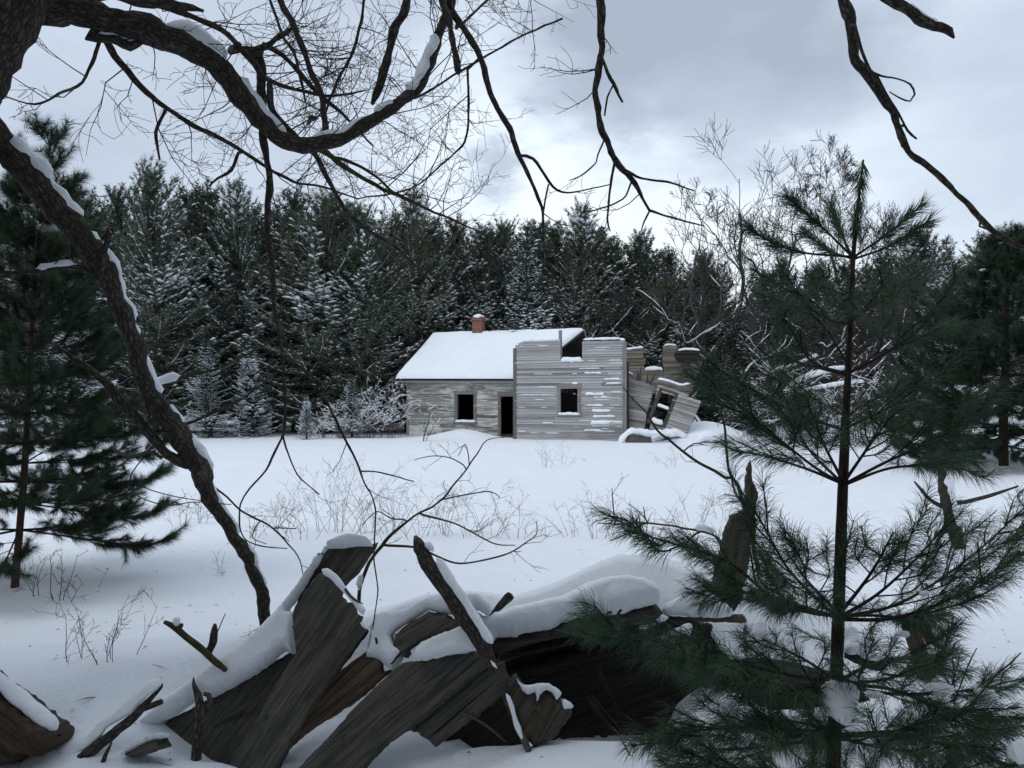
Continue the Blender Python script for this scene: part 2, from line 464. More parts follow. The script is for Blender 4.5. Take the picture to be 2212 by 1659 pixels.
# ================================================================== snow ground
CR = np.array([(-900, 1440), (0, 1440), (120, 1436), (240, 1424), (400, 1405), (560, 1372), (700, 1352), (813, 1332), (927, 1292), (1009, 1284), (1106, 1290), (1200, 1262), (1270, 1232), (1330, 1200), (1450, 1206), (1600, 1262), (1800, 1330), (1950, 1385), (2080, 1400), (2212, 1425), (3000, 1460)], float)
YD = np.array([(-900, 4.7), (250, 4.7), (480, 4.85), (700, 4.95), (950, 5.05), (1100, 5.25), (1900, 5.3), (2050, 5.0), (3000, 4.8)], float)
FR = np.array([(-900, .85), (230, .8), (330, .5), (480, .22), (700, .22), (960, .28), (1050, .3), (1750, .35), (1950, .7), (3000, .9)], float)
def sst(x): x = np.clip(x, 0, 1); return x * x * (3 - 2 * x)
def ground(x, y):
    x = np.asarray(x, float); y = np.asarray(y, float)
    p = np.stack([x, y, np.zeros_like(x)], -1)
    fine = .010 * fbm(p * np.array([1, 1.6, 1]), 3.2, 3, 33) * (1 - sst((y - 18) / 14))
    z = .05 * fbm(p, .35, 3, 3) + .03 * fbm(p * np.array([.5, 1.2, 1]), 1.3, 2, 9) + fine
    z = z + .25 * fbm(p, .04, 2, 21) * sst((y - 60) / 60)
    px = 1106 + x / np.maximum(y, 2.5) * FOC
    yd = np.interp(px, YD[:, 0], YD[:, 1]); zc = 1.7 - (np.interp(px, CR[:, 0], CR[:, 1]) - 860) * yd / FOC
    zc = zc + .03 * fbm(p, 1.7, 2, 5)
    f = np.interp(px, FR[:, 0], FR[:, 1])
    r = np.where(y < yd, sst((y - (yd - f)) / f), 1 - sst((y - yd) / 1.7))
    z = z * (1 - .6 * r) + zc * r + .012 * fbm(p, 6, 2, 6) * r
    # drifts against the foot of the boards and by the house
    for (bx, by, bd, bh, bs) in ((470, 1625, 4.05, .08, .18), (250, 1600, 4.2, .06, .3), (1180, 1640, 4.0, .06, .3), (1010, 944, 35.6, .3, 1.1), (960, 946, 36, .15, 1.2), (1540, 940, 34.5, .75, 1.3), (1480, 960, 34, .4, 1.0)):
        c = P(bx, by, bd); z = z + bh * np.exp(-((x - c[0]) ** 2 + ((y - c[1]) * 1.0) ** 2) / bs ** 2)
    c = P(770, 1640, 4.1); z = z - .16 * np.exp(-(((x - c[0]) / .62) ** 2 + ((y - c[1]) / .45) ** 2))
    c = P(500, 1590, 4.3); z = z - .16 * np.exp(-(((x - c[0]) / .26) ** 2 + ((y - c[1]) / .22) ** 2))
    hol = sst((px - 1035) / 50) * (1 - sst((px - 1400) / 90)) * sst((y - 4.27) / .12) * (1 - sst((y - 5.0) / .2)); z = z - .45 * hol
    # ground rises to a bank on the far right
    z = z + .75 * sst((x - 9) / 9) * sst((y - 14) / 12)
    # a melted hollow round the young trunks
    for (tx, ty, tr) in ((-4.66, 7.55, .3),):
        z = z - .12 * np.exp(-((x - tx) ** 2 + (y - ty) ** 2) / tr ** 2)
    return z
def gz(x, y): return float(ground(np.array([x]), np.array([y]))[0])
def on_ground(px, py):
    """where the sight line through (px, py) meets the snow"""
    d = np.linspace(3, 70, 4000); q = P(np.full_like(d, px), np.full_like(d, py), d)
    h = q[:, 2] - ground(q[:, 0], q[:, 1]); i = np.argmax(h < 0) if (h < 0).any() else len(d) - 1
    return q[i]

tx = np.linspace(-1, 1, 261); xs = np.sinh(tx * 5.6) / np.sinh(5.6) * 420
ty = np.linspace(-1, 1, 401); ys = 4.6 + np.sinh(ty * 5.6) / np.sinh(5.6) * 500
ys = ys[ys > -60]
gx_, gy_ = np.meshgrid(xs, ys); gV = np.stack([gx_, gy_, ground(gx_, gy_)], -1)
nx, ny = len(xs), len(ys)
ii = np.arange(ny - 1)[:, None] * nx + np.arange(nx - 1)[None, :]
gF = np.stack([ii, ii + 1, ii + nx + 1, ii + nx], -1).reshape(-1, 4)
tag(mk('ground', [(gV.reshape(-1, 3), gF)], M['snow'], loc=(0, 0, 0)), 'deep fresh snow covering the clearing', None, None, 'structure')

# ================================================================== far conifers
def conifer(seed, H=12.0, kind='pine'):
    g = np.random.default_rng(seed)
    spruce = kind != 'pine'
    lean = g.uniform(-.03, .03, 2)
    def axis(z): return np.array([lean[0] * z + .12 * math.sin(z * .5 + seed), lean[1] * z, z])
    zz = np.linspace(-.4, H * .985, 14)
    trunk = tube(np.array([axis(a) for a in zz]), np.linspace(H * .014, .02, 14), 7, .1, seed)
    S0 = []; S1 = []; br = []
    z = H * (.03 if spruce else .07)
    rad = H * (.18 if spruce else .225)
    ph = 0
    lobe = g.uniform(.75, 1.2, 16)
    while z < H * .985:
        f = z / H; ph += 1.3
        nb = int(g.integers(6, 9))
        for b in range(nb):
            a = ph + b * 2 * math.pi / nb + g.uniform(-.3, .3)
            if spruce: L = rad * (1 - f) ** .85 + .1; el = R(g.uniform(-18, 2)) + f * .9
            else: L = rad * min(1.0, (1.03 - f) ** .55 * 1.12) * (0.72 + .28 * min(1, f * 4)) + .06; el = R(g.uniform(-12, 12)) + f ** 2.0 * 1.15
            L *= g.uniform(.65, 1.12) * lobe[int((a % 6.283) / 6.283 * 16) % 16]
            d = np.array([math.cos(a) * math.cos(el), math.sin(a) * math.cos(el), math.sin(el)])
            p0 = axis(z)
            t = np.linspace(0, 1, 5)[:, None]
            curve = (.18 if not spruce else .12) * L
            p = p0 + d * L * t + Z * (curve * (t ** 2.5) - (.12 * L * np.sin(t * 3.14)))
            br.append((p, .012 + .014 * L, .006, f))
            n = max(3, int(L / (.135 if not spruce else .12)))
            tt = np.linspace(.22 if f < .8 else .05, 1, n)
            side = nrm(np.cross(d, Z))
            for k, q in enumerate(tt):
                c = np.array([np.interp(q, t[:, 0], p[:, i]) for i in range(3)])
                s = 1 if k % 2 else -1
                if spruce: sdv = nrm(d * .8 + side * s * g.uniform(.3, .9) - Z * .25); sl = g.uniform(.25, .45) * (1.15 - .5 * q)
                else: sdv = nrm(d * .6 + side * s * g.uniform(.1, .9) + Z * g.uniform(.1, .75) * (.5 + f)); sl = g.uniform(.26, .46)
                if q > .97: sdv = nrm(d + Z * (.5 if not spruce else .1))
                S0.append(c); S1.append(c + sdv * sl)
        z += H * g.uniform(.024, .036)
    for i in range(3):
        c = axis(H * .97); S0.append(c); S1.append(c + nrm(np.array([g.uniform(-.4, .4), g.uniform(-.4, .4), 1])) * H * .04)
    S0 = np.array(S0); S1 = np.array(S1); n = len(S0)
    keep = g.random(n) < np.interp(S0[:, 2] / H, [0, .2, .5], [.62, .72, 1.0]); S0 = S0[keep]; S1 = S1[keep]; n = len(S0)
    k = 17 if not spruce else 14
    ax = S1 - S0; L = np.linalg.norm(ax, axis=1, keepdims=True); ax = ax / L
    q = g.uniform(.0, 1.0, (n, k, 1)); b = S0[:, None] + ax[:, None] * L[:, None] * q
    rd = g.normal(size=(n, k, 3)); rd = nrm(rd - ax[:, None] * (rd * ax[:, None]).sum(-1, keepdims=True))
    dr = nrm(ax[:, None] * g.uniform(.4, 1.1, (n, k, 1)) + rd * (.8 if not spruce else .6))
    ln = g.uniform(.15, .25, (n, k, 1)) * (1 if not spruce else .6)
    wv = nrm(np.cross(dr, g.normal(size=(n, k, 3)))) * (.021 if not spruce else .018)
    V = np.stack([b - wv, b + wv, b + dr * ln], 2).reshape(-1, 3)
    F = np.arange(len(V)).reshape(-1, 3)
    crown = [(V, F)]
    crown += tubes_thin([(p, a, c) for p, a, c, f in br], 3)
    # snow: pads on the shoots, thin lines along the limbs
    f = S0[:, 2] / H
    cl = fbm(S0 + seed * 13, .55, 2, seed)
    pr = np.interp(f, [0, .12, .55, .72, .9], [.8, .98, .9, .62, .22]) + cl * 1.15
    if kind == 'snowy': pr = pr + .4 * (f < .9)
    sel = (g.random(n) < pr * .8)
    c = (S0 * .35 + S1 * .65)[sel] + Z * .05; a = ax[sel]; m = len(c)
    hx = nrm(a * np.array([1, 1, .45])); hy = nrm(np.cross(Z, hx))
    hz = np.cross(hx, hy)
    big = np.clip(.85 + cl[sel] * 1.5, .5, 2.1) * g.uniform(.7, 1.25, m)
    if kind == 'snowy': big *= 1.25
    lx = (.145 * big)[:, None]; ly = (.06 * big)[:, None]; lz = (.04 * big)[:, None]
    ring = []
    for i in range(6):
        th = i * math.pi / 3; jit = g.uniform(.75, 1.2, (m, 1))
        ring.append(c + hx * lx * math.cos(th) * jit + hy * ly * math.sin(th) * jit - hz * lz * .3)
    V = np.stack(ring + [c + hz * lz + hx * lx * .15, c - hz * lz * .7], 1)
    T = np.array([[i, (i + 1) % 6, 6] for i in range(6)] + [[(i + 1) % 6, i, 7] for i in range(6)])
    F = (np.arange(m)[:, None, None] * 8 + T[None]).reshape(-1, 3)
    snow = [(V.reshape(-1, 3), F)]
    for p, r0, r1, ff in br:
        if ff < .85 and g.random() < .98 - ff * .55:
            i0 = 1; pp = p[i0:] + Z * r0 * .9; snow += loaf(pp, np.linspace(r0 * .9, .014, len(pp)) + .01, np.linspace(.034, .02, len(pp)), 5, 0)[:1]
    return trunk, crown, snow

def conifer_thing(seed, kind, name='pine_tree', nm='needle_far'):
    t, c, s = conifer(seed, 12.0, kind)
    root = thing(name, (0, 0, 0), 'x', 'pine tree' if kind == 'pine' else 'spruce tree')
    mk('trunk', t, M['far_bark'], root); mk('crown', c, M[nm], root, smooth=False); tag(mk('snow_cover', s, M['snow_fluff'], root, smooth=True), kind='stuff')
    return root
PROTO = [conifer_thing(11, 'pine'), conifer_thing(12, 'pine'), conifer_thing(13, 'pine'), conifer_thing(14, 'pine'), conifer_thing(15, 'pine'), conifer_thing(16, 'pine')]
SPRU = [conifer_thing(31, 'spruce', 'spruce_tree', 'needle_blue'), conifer_thing(32, 'snowy', 'spruce_tree', 'needle_blue')]
used = set()
def plant(proto, px, topy, d, label, group, rz=None, wide=1.0, ground_y=None):
    q = P(px, 900, d); x, y = q[0], q[1]; z = gz(x, y) - .05
    H = 1.7 + (860 - topy) * d / FOC - z
    s = H / 12.0 * .95
    g = random.uniform(0, 6.28) if rz is None else rz
    wd = s * wide * (1.0 if s > .9 else 1.0)
    if proto.name in used: return copy_tree(proto, (x, y, z), g, (wd, wd, s), label, group)
    used.add(proto.name)
    proto.location = (x, y, z); proto.rotation_euler = (0, 0, g); proto.scale = (wd, wd, s)
    proto['label'] = label; proto['group'] = group
    return proto

G1 = 'snow dusted pines of the front row of the treeline'
front = [
 (30, 470, 37, 'dark pine half hidden behind the young pine at the left edge'),
 (105, 440, 39, 'dark pine whose tip shows left of the leaning snowy limb'),
 (190, 405, 40, 'dark pine directly behind the upper bend of the leaning snowy limb'),
 (262, 402, 42, 'slim pine just right of the leaning snowy limb, left of the tallest treeline pine'),
 (340, 342, 39, 'tallest broad pine of the treeline, bushy dark top, snow on its middle boughs'),
 (400, 398, 42, 'pine filling the right shoulder of the tallest broad pine'),
 (452, 388, 42, 'pointed pine a little right of the tallest broad pine'),
 (528, 388, 41, 'pine with a slender tip left of the long hanging branch'),
 (592, 440, 44, 'lower pine directly behind the long vertical hanging branch'),
 (642, 405, 42, 'pine just right of the long vertical hanging branch, heavy snow midway'),
 (695, 402, 41, 'pine under the sagging elbow of the big overhead limb'),
 (745, 432, 43, 'pine behind the descending twigs right of the limb elbow'),
 (795, 440, 41, 'broad pine just left of the house with heavy snow at mid height'),
 (882, 402, 43, 'tall pine rising over the left eave of the house roof'),
 (935, 470, 45, 'pine standing behind the left rake of the snowy roof'),
 (990, 466, 46, 'pine just left of the brick chimney'),
 (1040, 482, 46, 'short pine directly above the brick chimney'),
 (1085, 470, 47, 'pine a little right of the brick chimney'),
 (1180, 482, 47, 'pine behind the middle of the roof ridge'),
 (1238, 438, 45, 'tall dark pine above the notch in the grey facade'),
 (1292, 490, 47, 'pine above the right part of the grey facade'),
 (1336, 520, 46, 'low pine above the right corner of the grey facade'),
 (1388, 497, 46, 'narrow pine above the roofless ruin end'),
 (1442, 535, 47, 'pine behind the snow lined bare tree beside the ruin'),
 (1512, 540, 46, 'round topped pine right of the ruin walls, bare twigs in front'),
 (1562, 575, 48, 'low pine at the left side of the gap in the treeline'),
 (1645, 580, 48, 'low pine at the right side of the gap in the treeline'),
 (1702, 556, 47, 'pine behind the left boughs of the young foreground pine'),
 (1765, 562, 48, 'pine close left of the young foreground pine trunk'),
 (1832, 560, 46, 'pine directly behind the young foreground pine trunk'),
 (1900, 545, 44, 'pine close right of the young foreground pine trunk'),
 (1952, 506, 42, 'pine below the right shoots of the young foreground pine top'),
 (2002, 486, 42, 'reddish tinged pine tip just right of the young foreground pine top'),
 (2112, 506, 42, 'pine under the long curved branch at the right'),
 (2172, 482, 41, 'pine crossed by the tip of the long curved branch'),
 (2235, 500, 41, 'pine cut by the right edge of the picture in the front row'),
]
for i, (px, ty_, d, lb) in enumerate(front):
    plant(PROTO[i % 6], px, ty_, d, lb, G1, wide=random.uniform(1.05, 1.4))
plant(SPRU[0], 2060, 488, 43, 'pointed spruce between two pines under the long curved branch', None)
plant(SPRU[0], 1132, 452, 43.5, 'dark spruce rising behind the roof, between chimney and facade notch', None, wide=1.15)
plant(SPRU[1], 662, 852, 35.2, 'small snow laden spruce standing alone left of the house', None, wide=1.35)
plant(SPRU[1], 170, 560, 33, 'snow laden spruce glimpsed between the young left pine and the snowy limb', None, wide=1.2)
plant(SPRU[1], 1995, 640, 38, 'snow laden spruce behind the right boughs of the young foreground pine', None, wide=1.2)
plant(SPRU[0], 455, 720, 37, 'low snow dusted spruce hanging to the ground beside the leaning limb', None, wide=1.7)
plant(SPRU[1], 545, 745, 38, 'low snowy spruce hanging to the ground left of the long hanging branch', None, wide=1.7)
plant(SPRU[0], 760, 800, 37, 'low dark spruce at the forest edge beside the house', None, wide=1.6)
ordn = 'first second third fourth fifth sixth seventh eighth ninth tenth eleventh twelfth thirteenth fourteenth fifteenth sixteenth seventeenth eighteenth nineteenth twentieth'.split()
G2 = 'dim pines of the rear row of the treeline'
for i in range(20):
    px = -20 + i * 119 + random.uniform(-20, 20)
    tp = np.interp(px, [0, 340, 600, 900, 1240, 1400, 1600, 1900, 2250], [455, 430, 455, 470, 490, 540, 600, 575, 530]) + random.uniform(-12, 12)
    plant(PROTO[(i * 5 + 2) % 6], px, tp, 51 + random.uniform(0, 4), 'dim rear row pine between front pines, %s from the left' % ordn[i], G2, wide=1.9)

for px, tp, d, lb, i in ((2045, 590, 31, 'dark dense pine behind the left flank of the far right pine', 1), (2130, 545, 32, 'dark dense pine right behind the far right pine', 3), (2225, 525, 30, 'dark dense pine cut by the right edge behind the far right pine', 4),
                         (1430, 600, 43, 'dark young pine behind the leaning walls of the house', 0), (1545, 640, 42.5, 'dark young pine right of the ruin, behind bare snowy limbs', 2), (1660, 630, 42, 'dark young pine behind the left boughs of the foreground pine', 5),
                         (1770, 640, 42, 'dark young pine seen left of the foreground pine trunk', 1), (1870, 620, 42, 'dark young pine seen right of the foreground pine trunk', 3), (1960, 610, 40, 'dark young pine left of the far right pines', 0)):
    plant(PROTO[i], px, tp, d, lb, None, wide=1.5)

# ================================================================== bare trees and brush
def branchy(g, p, d, L, r, lev, out, wig=.16, up=.12, nsub=(4, 7), ang=(28, 62), lf=(.42, .7), minr=.004):
    n = max(4, int(L / .35) + 2); pts = [np.array(p, float)]; d = nrm(d)
    for i in range(n):
        d = nrm(d + g.normal(size=3) * wig + Z * up * .25)
        pts.append(pts[-1] + d * L / n)
    pts = np.array(pts); r1 = max(minr, r * (.35 if lev else .2))
    out.append((pts, r, r1, lev))
    if lev == 0: return
    for k in range(int(g.integers(*nsub))):
        t = g.uniform(.25, 1.0) if lev < 3 else g.uniform(.3, 1.0)
        i = min(int(t * n), n - 1); b = pts[i] + (pts[i + 1] - pts[i]) * (t * n - i)
        a = nrm(pts[i + 1] - pts[i]); s = nrm(np.cross(a, g.normal(size=3))); th = R(g.uniform(*ang))
        branchy(g, b, a * math.cos(th) + s * math.sin(th), L * g.uniform(*lf) * (1.15 - .5 * t), max(minr, (r + (r1 - r) * t) * g.uniform(.5, .75)), lev - 1, out, wig, up, nsub, ang, lf, minr)

def snow_lines(polys, g, prob=.8, minr=.006, base=.012, k=5, lo=0.0):
    out = []
    for p, r0, r1, lev in polys:
        if r0 < minr or g.random() > prob: continue
        rr = np.linspace(r0, r1, len(p)); t = nrm(np.gradient(p, axis=0)); flat = np.sqrt(1 - t[:, 2] ** 2)
        ok = flat > .5
        i = 0
        while i < len(p):
            if not ok[i] or p[i][2] < lo: i += 1; continue
            j = i
            while j + 1 < len(p) and ok[j + 1]: j += 1
            if j - i >= 2 and g.random() < .9:
                s = slice(i, j + 1); q = p[s] + Z * (rr[s] * .75)[:, None]
                out += loaf(q, rr[s] * .8 + base * .4, rr[s] * .45 + base, k, 0)[:1]
            i = j + 1
    return out

def bare_tree(name, px, py, d, topy, seed, label, r=.1, lev=4, lean=(0, 0), snow=True, group=None, mt='grey_bark', snowtop=1e9, nsub=(4, 7), wig=.15, sb=.02):
    g = np.random.default_rng(seed)
    q = P(px, py, d); z = gz(q[0], q[1]); H = 1.7 + (860 - topy) * d / FOC - z
    root = thing(name, (q[0], q[1], z), label, 'bare tree', group)
    out = []
    branchy(g, (q[0], q[1], z - .1), np.array([lean[0], lean[1], 1.0]), H * .8, r, lev, out, wig=wig, up=.42, nsub=nsub, minr=.0115)
    mk('trunk', tube(out[0][0], np.linspace(out[0][1], out[0][2], len(out[0][0])), 7, .1, seed), M[mt], root)
    mk('crown', tubes_thin([(a, b, c) for a, b, c, l in out[1:]], 3), M[mt], root)
    if snow:
        s = snow_lines([o for o in out if o[0][:, 2].mean() < z + H * snowtop], g, .7, .0135, sb * .8)
        if s: tag(mk('snow_cover', s, M['snow_fluff'], root), kind='stuff')
    return root
bare_tree('bare_tree', 1590, 930, 44, 330, 101, 'tall thin bare tree with crooked top rising above the treeline gap', .16, 4, (.02, 0), True, None, 'grey_bark', .5)
bare_tree('bare_tree', 1915, 930, 43, 285, 102, 'tallest spreading bare tree behind the top of the young foreground pine', .18, 4, (.0, 0), True, None, 'grey_bark', .45, nsub=(6, 9))
bare_tree('bare_tree', 1790, 930, 44, 340, 111, 'bare tree with upright limbs left of the young foreground pine top', .15, 4, (-.04, 0), True, None, 'grey_bark', .45)
bare_tree('bare_tree', 1480, 920, 42, 440, 103, 'bare tree with snow lined forks right behind the ruin walls', .15, 4, (.0, 0), True, None, 'grey_bark', .75, wig=.2, sb=.03)
bare_tree('bare_tree', 1560, 930, 39, 600, 104, 'low crooked bare tree covered in snow right of the ruin', .12, 4, (.2, 0), True, None, 'grey_bark', 2, wig=.24, sb=.035)
bare_tree('bare_tree', 1390, 920, 43, 560, 105, 'bare tree leaning left with snowy limbs above the ruin', .13, 4, (-.35, 0), True, None, 'grey_bark', 2, wig=.22, sb=.035)
bare_tree('bare_tree', 1670, 940, 38, 640, 106, 'low bare tree with many snow lined limbs beyond the foreground pine boughs', .11, 4, (-.1, 0), True, None, 'grey_bark', 2, wig=.25, sb=.035)
bare_tree('bare_tree', 1745, 950, 36, 700, 107, 'snowy bare thicket tree left of the foreground pine trunk', .09, 4, (.3, 0), True, None, 'grey_bark', 2, wig=.25, sb=.035)
bare_tree('bare_tree', 1890, 960, 36, 640, 108, 'snowy bare thicket tree right of the foreground pine trunk', .1, 4, (-.15, 0), True, None, 'grey_bark', 2, wig=.25, sb=.035)
bare_tree('bare_tree', 1960, 960, 35, 560, 109, 'bare tree with pale snowy branches below the far right pine tops', .1, 4, (.15, 0), True, None, 'grey_bark', 2, wig=.22, sb=.03)
bare_tree('bare_tree', 1300, 915, 44, 600, 112, 'bare tree with snowy limbs directly behind the grey facade', .12, 4, (.15, 0), True, None, 'grey_bark', 2, wig=.22, sb=.03)

for i, (px, py, d, ty_, ln, lb) in enumerate((
 (1440, 930, 41, 600, .3, 'snow lined crooked tree just right of the leaning walls'), (1525, 940, 40, 660, -.3, 'snow lined crooked tree leaning left over the ruin end'),
 (1610, 945, 37, 690, .4, 'snow lined low tree leaning right, behind the pine upper left boughs'), (1640, 950, 41, 560, 0., 'slim snow lined tree under the treeline gap'),
 (1720, 955, 39, 600, -.2, 'slim snow lined tree left of the foreground pine trunk'), (1805, 960, 38, 650, .2, 'snow lined crooked tree hidden behind the foreground pine trunk'),
 (1860, 965, 39, 590, -.4, 'snow lined tree leaning left behind the foreground pine trunk'), (1930, 970, 36, 660, .1, 'snow lined low tree left of the far right pine'), (2010, 985, 33, 640, -.2, 'snow lined tree close left of the far right pine'))):
    bare_tree('bare_tree', px, py, d, ty_, 130 + i, lb, .10, 4, (ln, 0), True, 'snow lined trees of the thicket', 'far_bark', 3, wig=.26, sb=.045, nsub=(4, 6))

# fallen snowy limbs in the thicket
def px_line(pts, step=.1):
    a = np.array([list(P(x, y, d)) + [r * d / FOC] for x, y, d, r in pts]); return spl(a, step=step)
for pts, lb in (([(1690, 855, 35, 5), (1735, 825, 35, 9), (1790, 808, 35, 9), (1830, 800, 35.2, 7)], 'thick fallen limb topped with snow, upper one left of the pine trunk'),
                ([(1715, 852, 33, 4), (1770, 842, 33, 6), (1830, 832, 33, 6), (1870, 828, 33, 5)], 'thin fallen limb topped with snow crossing behind the pine trunk'),
                ([(1675, 802, 36, 4), (1720, 790, 36, 5), (1770, 770, 36, 4)], 'short fallen limb lodged in the snowy thicket')):
    a = px_line(pts, .15); root = thing('fallen_branch', a[0, :3], lb, 'fallen branch')
    mk('limb', tube(a[:, :3], a[:, 3], 7, .1), M['grey_bark'], root)
    mk('snow_cap', loaf(a[:, :3] + Z * (a[:, 3] * .5)[:, None], a[:, 3] * 1.05, a[:, 3] * 1.0 + .03, 8), M['snow_fluff'], root)

def shrub(px, py, d, h, seed, label, n=9, mt='weed', spread=.5, snow=.0, lev=2, r=.008, group=None, name='shrub', cat='shrub', bend=0.0):
    g = np.random.default_rng(seed); q = P(px, py, d) if d else on_ground(px, py)
    x, y = q[0], q[1]; z = gz(x, y)
    root = thing(name, (x, y, z), label, cat, group); out = []
    for i in range(n):
        a = g.uniform(0, 6.28); o = np.array([math.cos(a), math.sin(a), 0])
        sp = spread * g.random()
        branchy(g, np.array([x, y, z - .05]) + o * sp * h * .35, nrm(o * sp + Z), h * g.uniform(.5, 1.0), r * g.uniform(.7, 1.1), lev, out, wig=.14, up=.05 - bend, nsub=(2, 5), minr=r * .35, lf=(.3, .6))
    mk('stems', tubes_thin([(a, b, c) for a, b, c, l in out], 3), M[mt], root)
    if snow:
        s = snow_lines(out, g, snow, r * .3, .012)
        if s: tag(mk('snow_cover', s, M['snow_fluff'], root), kind='stuff')
    return root
GB = 'snowy brush along the forest edge'
for i, (px, py, d, h, lb) in enumerate([
 (745, 946, 36, 1.6, 'snowy brush just right of the small snow laden spruce'), (800, 946, 36.5, 2.3, 'tall tangled brush left of the house wall'),
 (850, 946, 37, 2.6, 'twiggy brush against the left corner of the house'), (700, 947, 36.5, 1.2, 'low brush beside the small snow laden spruce')]):
    shrub(px, py, d, h, 300 + i, lb, 22, 'weed', .7, .75, 3, .010, GB)
GC = 'reddish brush in the thicket on the right'
for i, (px, py, d, h, lb) in enumerate([
 (1625, 955, 33, 2.6, 'reddish brush right of the collapsed house end'), (1690, 960, 31, 2.8, 'reddish brush under the upper fallen limb'),
 (1760, 965, 30, 3.0, 'reddish brush just left of the foreground pine trunk'), (1850, 975, 29, 2.9, 'reddish brush just right of the foreground pine trunk'),
 (1925, 985, 28, 2.8, 'reddish brush left of the far right pine'), (2010, 995, 26, 2.4, 'reddish brush under the left boughs of the far right pine'),
 (2090, 1000, 25, 1.6, 'low brush beside the trunk of the far right pine'), (2190, 1000, 25, 1.5, 'low brush right of the far right pine trunk')]):
    shrub(px, py, d, h, 330 + i, lb, 20, 'weed', .7, .5, 3, .010, GC)
shrub(1330, 948, 34.3, 1.3, 361, 'thin brush growing against the right corner of the grey facade', 12, 'weed', .7, .0, 2, .009)
shrub(910, 955, 33.5, 1.5, 362, 'snow crusted little tree stem in front of the house window', 4, 'far_bark', .4, .9, 3, .022, None, 'sapling', 'sapling')
# ================================================================== the abandoned house
TH = R(17)
HU = np.array([math.cos(TH), -math.sin(TH), 0]); HN = np.array([-math.sin(TH), -math.cos(TH), 0]); HB = -HN

def m_clap(name, dark, light, paint, pf, burnt=None):
    m, nt, b = mat(name)
    v = coord(nt, 'gco', (.9, 14, 14)); g = noise(nt, v, 1.6, 6, .7)
    v2 = coord(nt, 'gco', (.55, 3.5, 3.5)); h = noise(nt, v2, 2.2, 5, .75)
    v3 = coord(nt, 'object', (.5, .5, .6)); k = noise(nt, v3, 1.0, 3)
    v5 = coord(nt, 'gco', (.02, .31, .31)); bv = noise(nt, v5, 3.0, 1)
    col = ramp(nt, mix(nt, .6, g, bv), [(.36, dark), (.60, light)])
    hh = mix(nt, .35, h, k)
    col = mix(nt, ramp(nt, hh, [(pf, (0, 0, 0)), (pf + .1, (1, 1, 1))]), col, paint)
    if burnt:
        col = mix(nt, ramp(nt, k, [(.45, (0, 0, 0)), (.6, (1, 1, 1))]), col, burnt)
    nt.links.new(col, b.inputs['Base Color']); bump(nt, b, g, .5, .01)
    return m
M['clap_front'] = m_clap('clap_front', (.185, .184, .18), (.45, .447, .44), (.60, .595, .585), .60)
M['clap_wing'] = m_clap('clap_wing', (.11, .105, .09), (.40, .39, .36), (.66, .66, .63), .48)
M['clap_old'] = m_clap('clap_old', (.16, .152, .145), (.42, .405, .39), (.5, .49, .47), .58)
M['clap_tan'] = m_clap('clap_tan', (.10, .088, .072), (.25, .225, .185), (.19, .145, .1), .58)
M['burnt'] = m_clap('burnt', (.012, .011, .01), (.05, .045, .04), (.1, .09, .075), .62)
M['trim'] = m_clap('trim', (.11, .10, .095), (.26, .24, .23), (.4, .39, .37), .6)
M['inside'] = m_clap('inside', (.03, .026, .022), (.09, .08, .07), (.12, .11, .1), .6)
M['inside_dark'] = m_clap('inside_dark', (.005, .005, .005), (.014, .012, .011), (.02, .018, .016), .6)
M['shingle'] = m_clap('shingle', (.03, .028, .026), (.08, .075, .07), (.1, .095, .09), .6)
m, nt, b = mat('brick')
br = nd(nt, 'ShaderNodeTexBrick'); br.inputs['Scale'].default_value = 1.0
br.inputs['Color1'].default_value = (.33, .105, .055, 1); br.inputs['Color2'].default_value = (.22, .075, .045, 1); br.inputs['Mortar'].default_value = (.32, .27, .23, 1)
br.inputs['Brick Width'].default_value = .21; br.inputs['Row Height'].default_value = .075; br.inputs['Mortar Size'].default_value = .009
vv = coord(nt, 'object', (1, 1, 1)); rt = nd(nt, 'ShaderNodeMapping'); rt.inputs['Rotation'].default_value = (R(90), 0, 0)
nt.links.new(vv, rt.inputs['Vector']); nt.links.new(rt.outputs[0], br.inputs['Vector'])
nt.links.new(mix(nt, noise(nt, vv, 5, 4), br.outputs['Color'], (.12, .06, .04), 'MIX'), b.inputs['Base Color'])
M['brick'] = m

class Fr:
    """a wall plane: origin o, along u, up v, outward n"""
    def __init__(s, o, u, v, n): s.o, s.u, s.v, s.n = (np.asarray(a, float) for a in (o, u, v, n))
    def off(s, d): return Fr(s.o + s.n * d, s.u, s.v, s.n)
    def w(s, a, t, n=0.0): return s.o + s.u * a + s.v * t + s.n * n
    def px(s, x, y):
        r = ray(x, y); k = ((s.o - CAM) @ s.n) / (r @ s.n); q = CAM + r * k - s.o
        return float(q @ s.u), float(q @ s.v)
    def box(s, a0, a1, t0, t1, n0, n1): return box(s.w(a0, t0, n0), s.u * (a1 - a0), s.v * (t1 - t0), s.n * (n1 - n0))

def spans(poly, t):
    xs = []
    for i in range(len(poly)):
        (a, b), (c, d) = poly[i], poly[(i + 1) % len(poly)]
        if (b > t) != (d > t): xs.append(a + (t - b) * (c - a) / (d - b))
    xs.sort(); return list(zip(xs[::2], xs[1::2]))

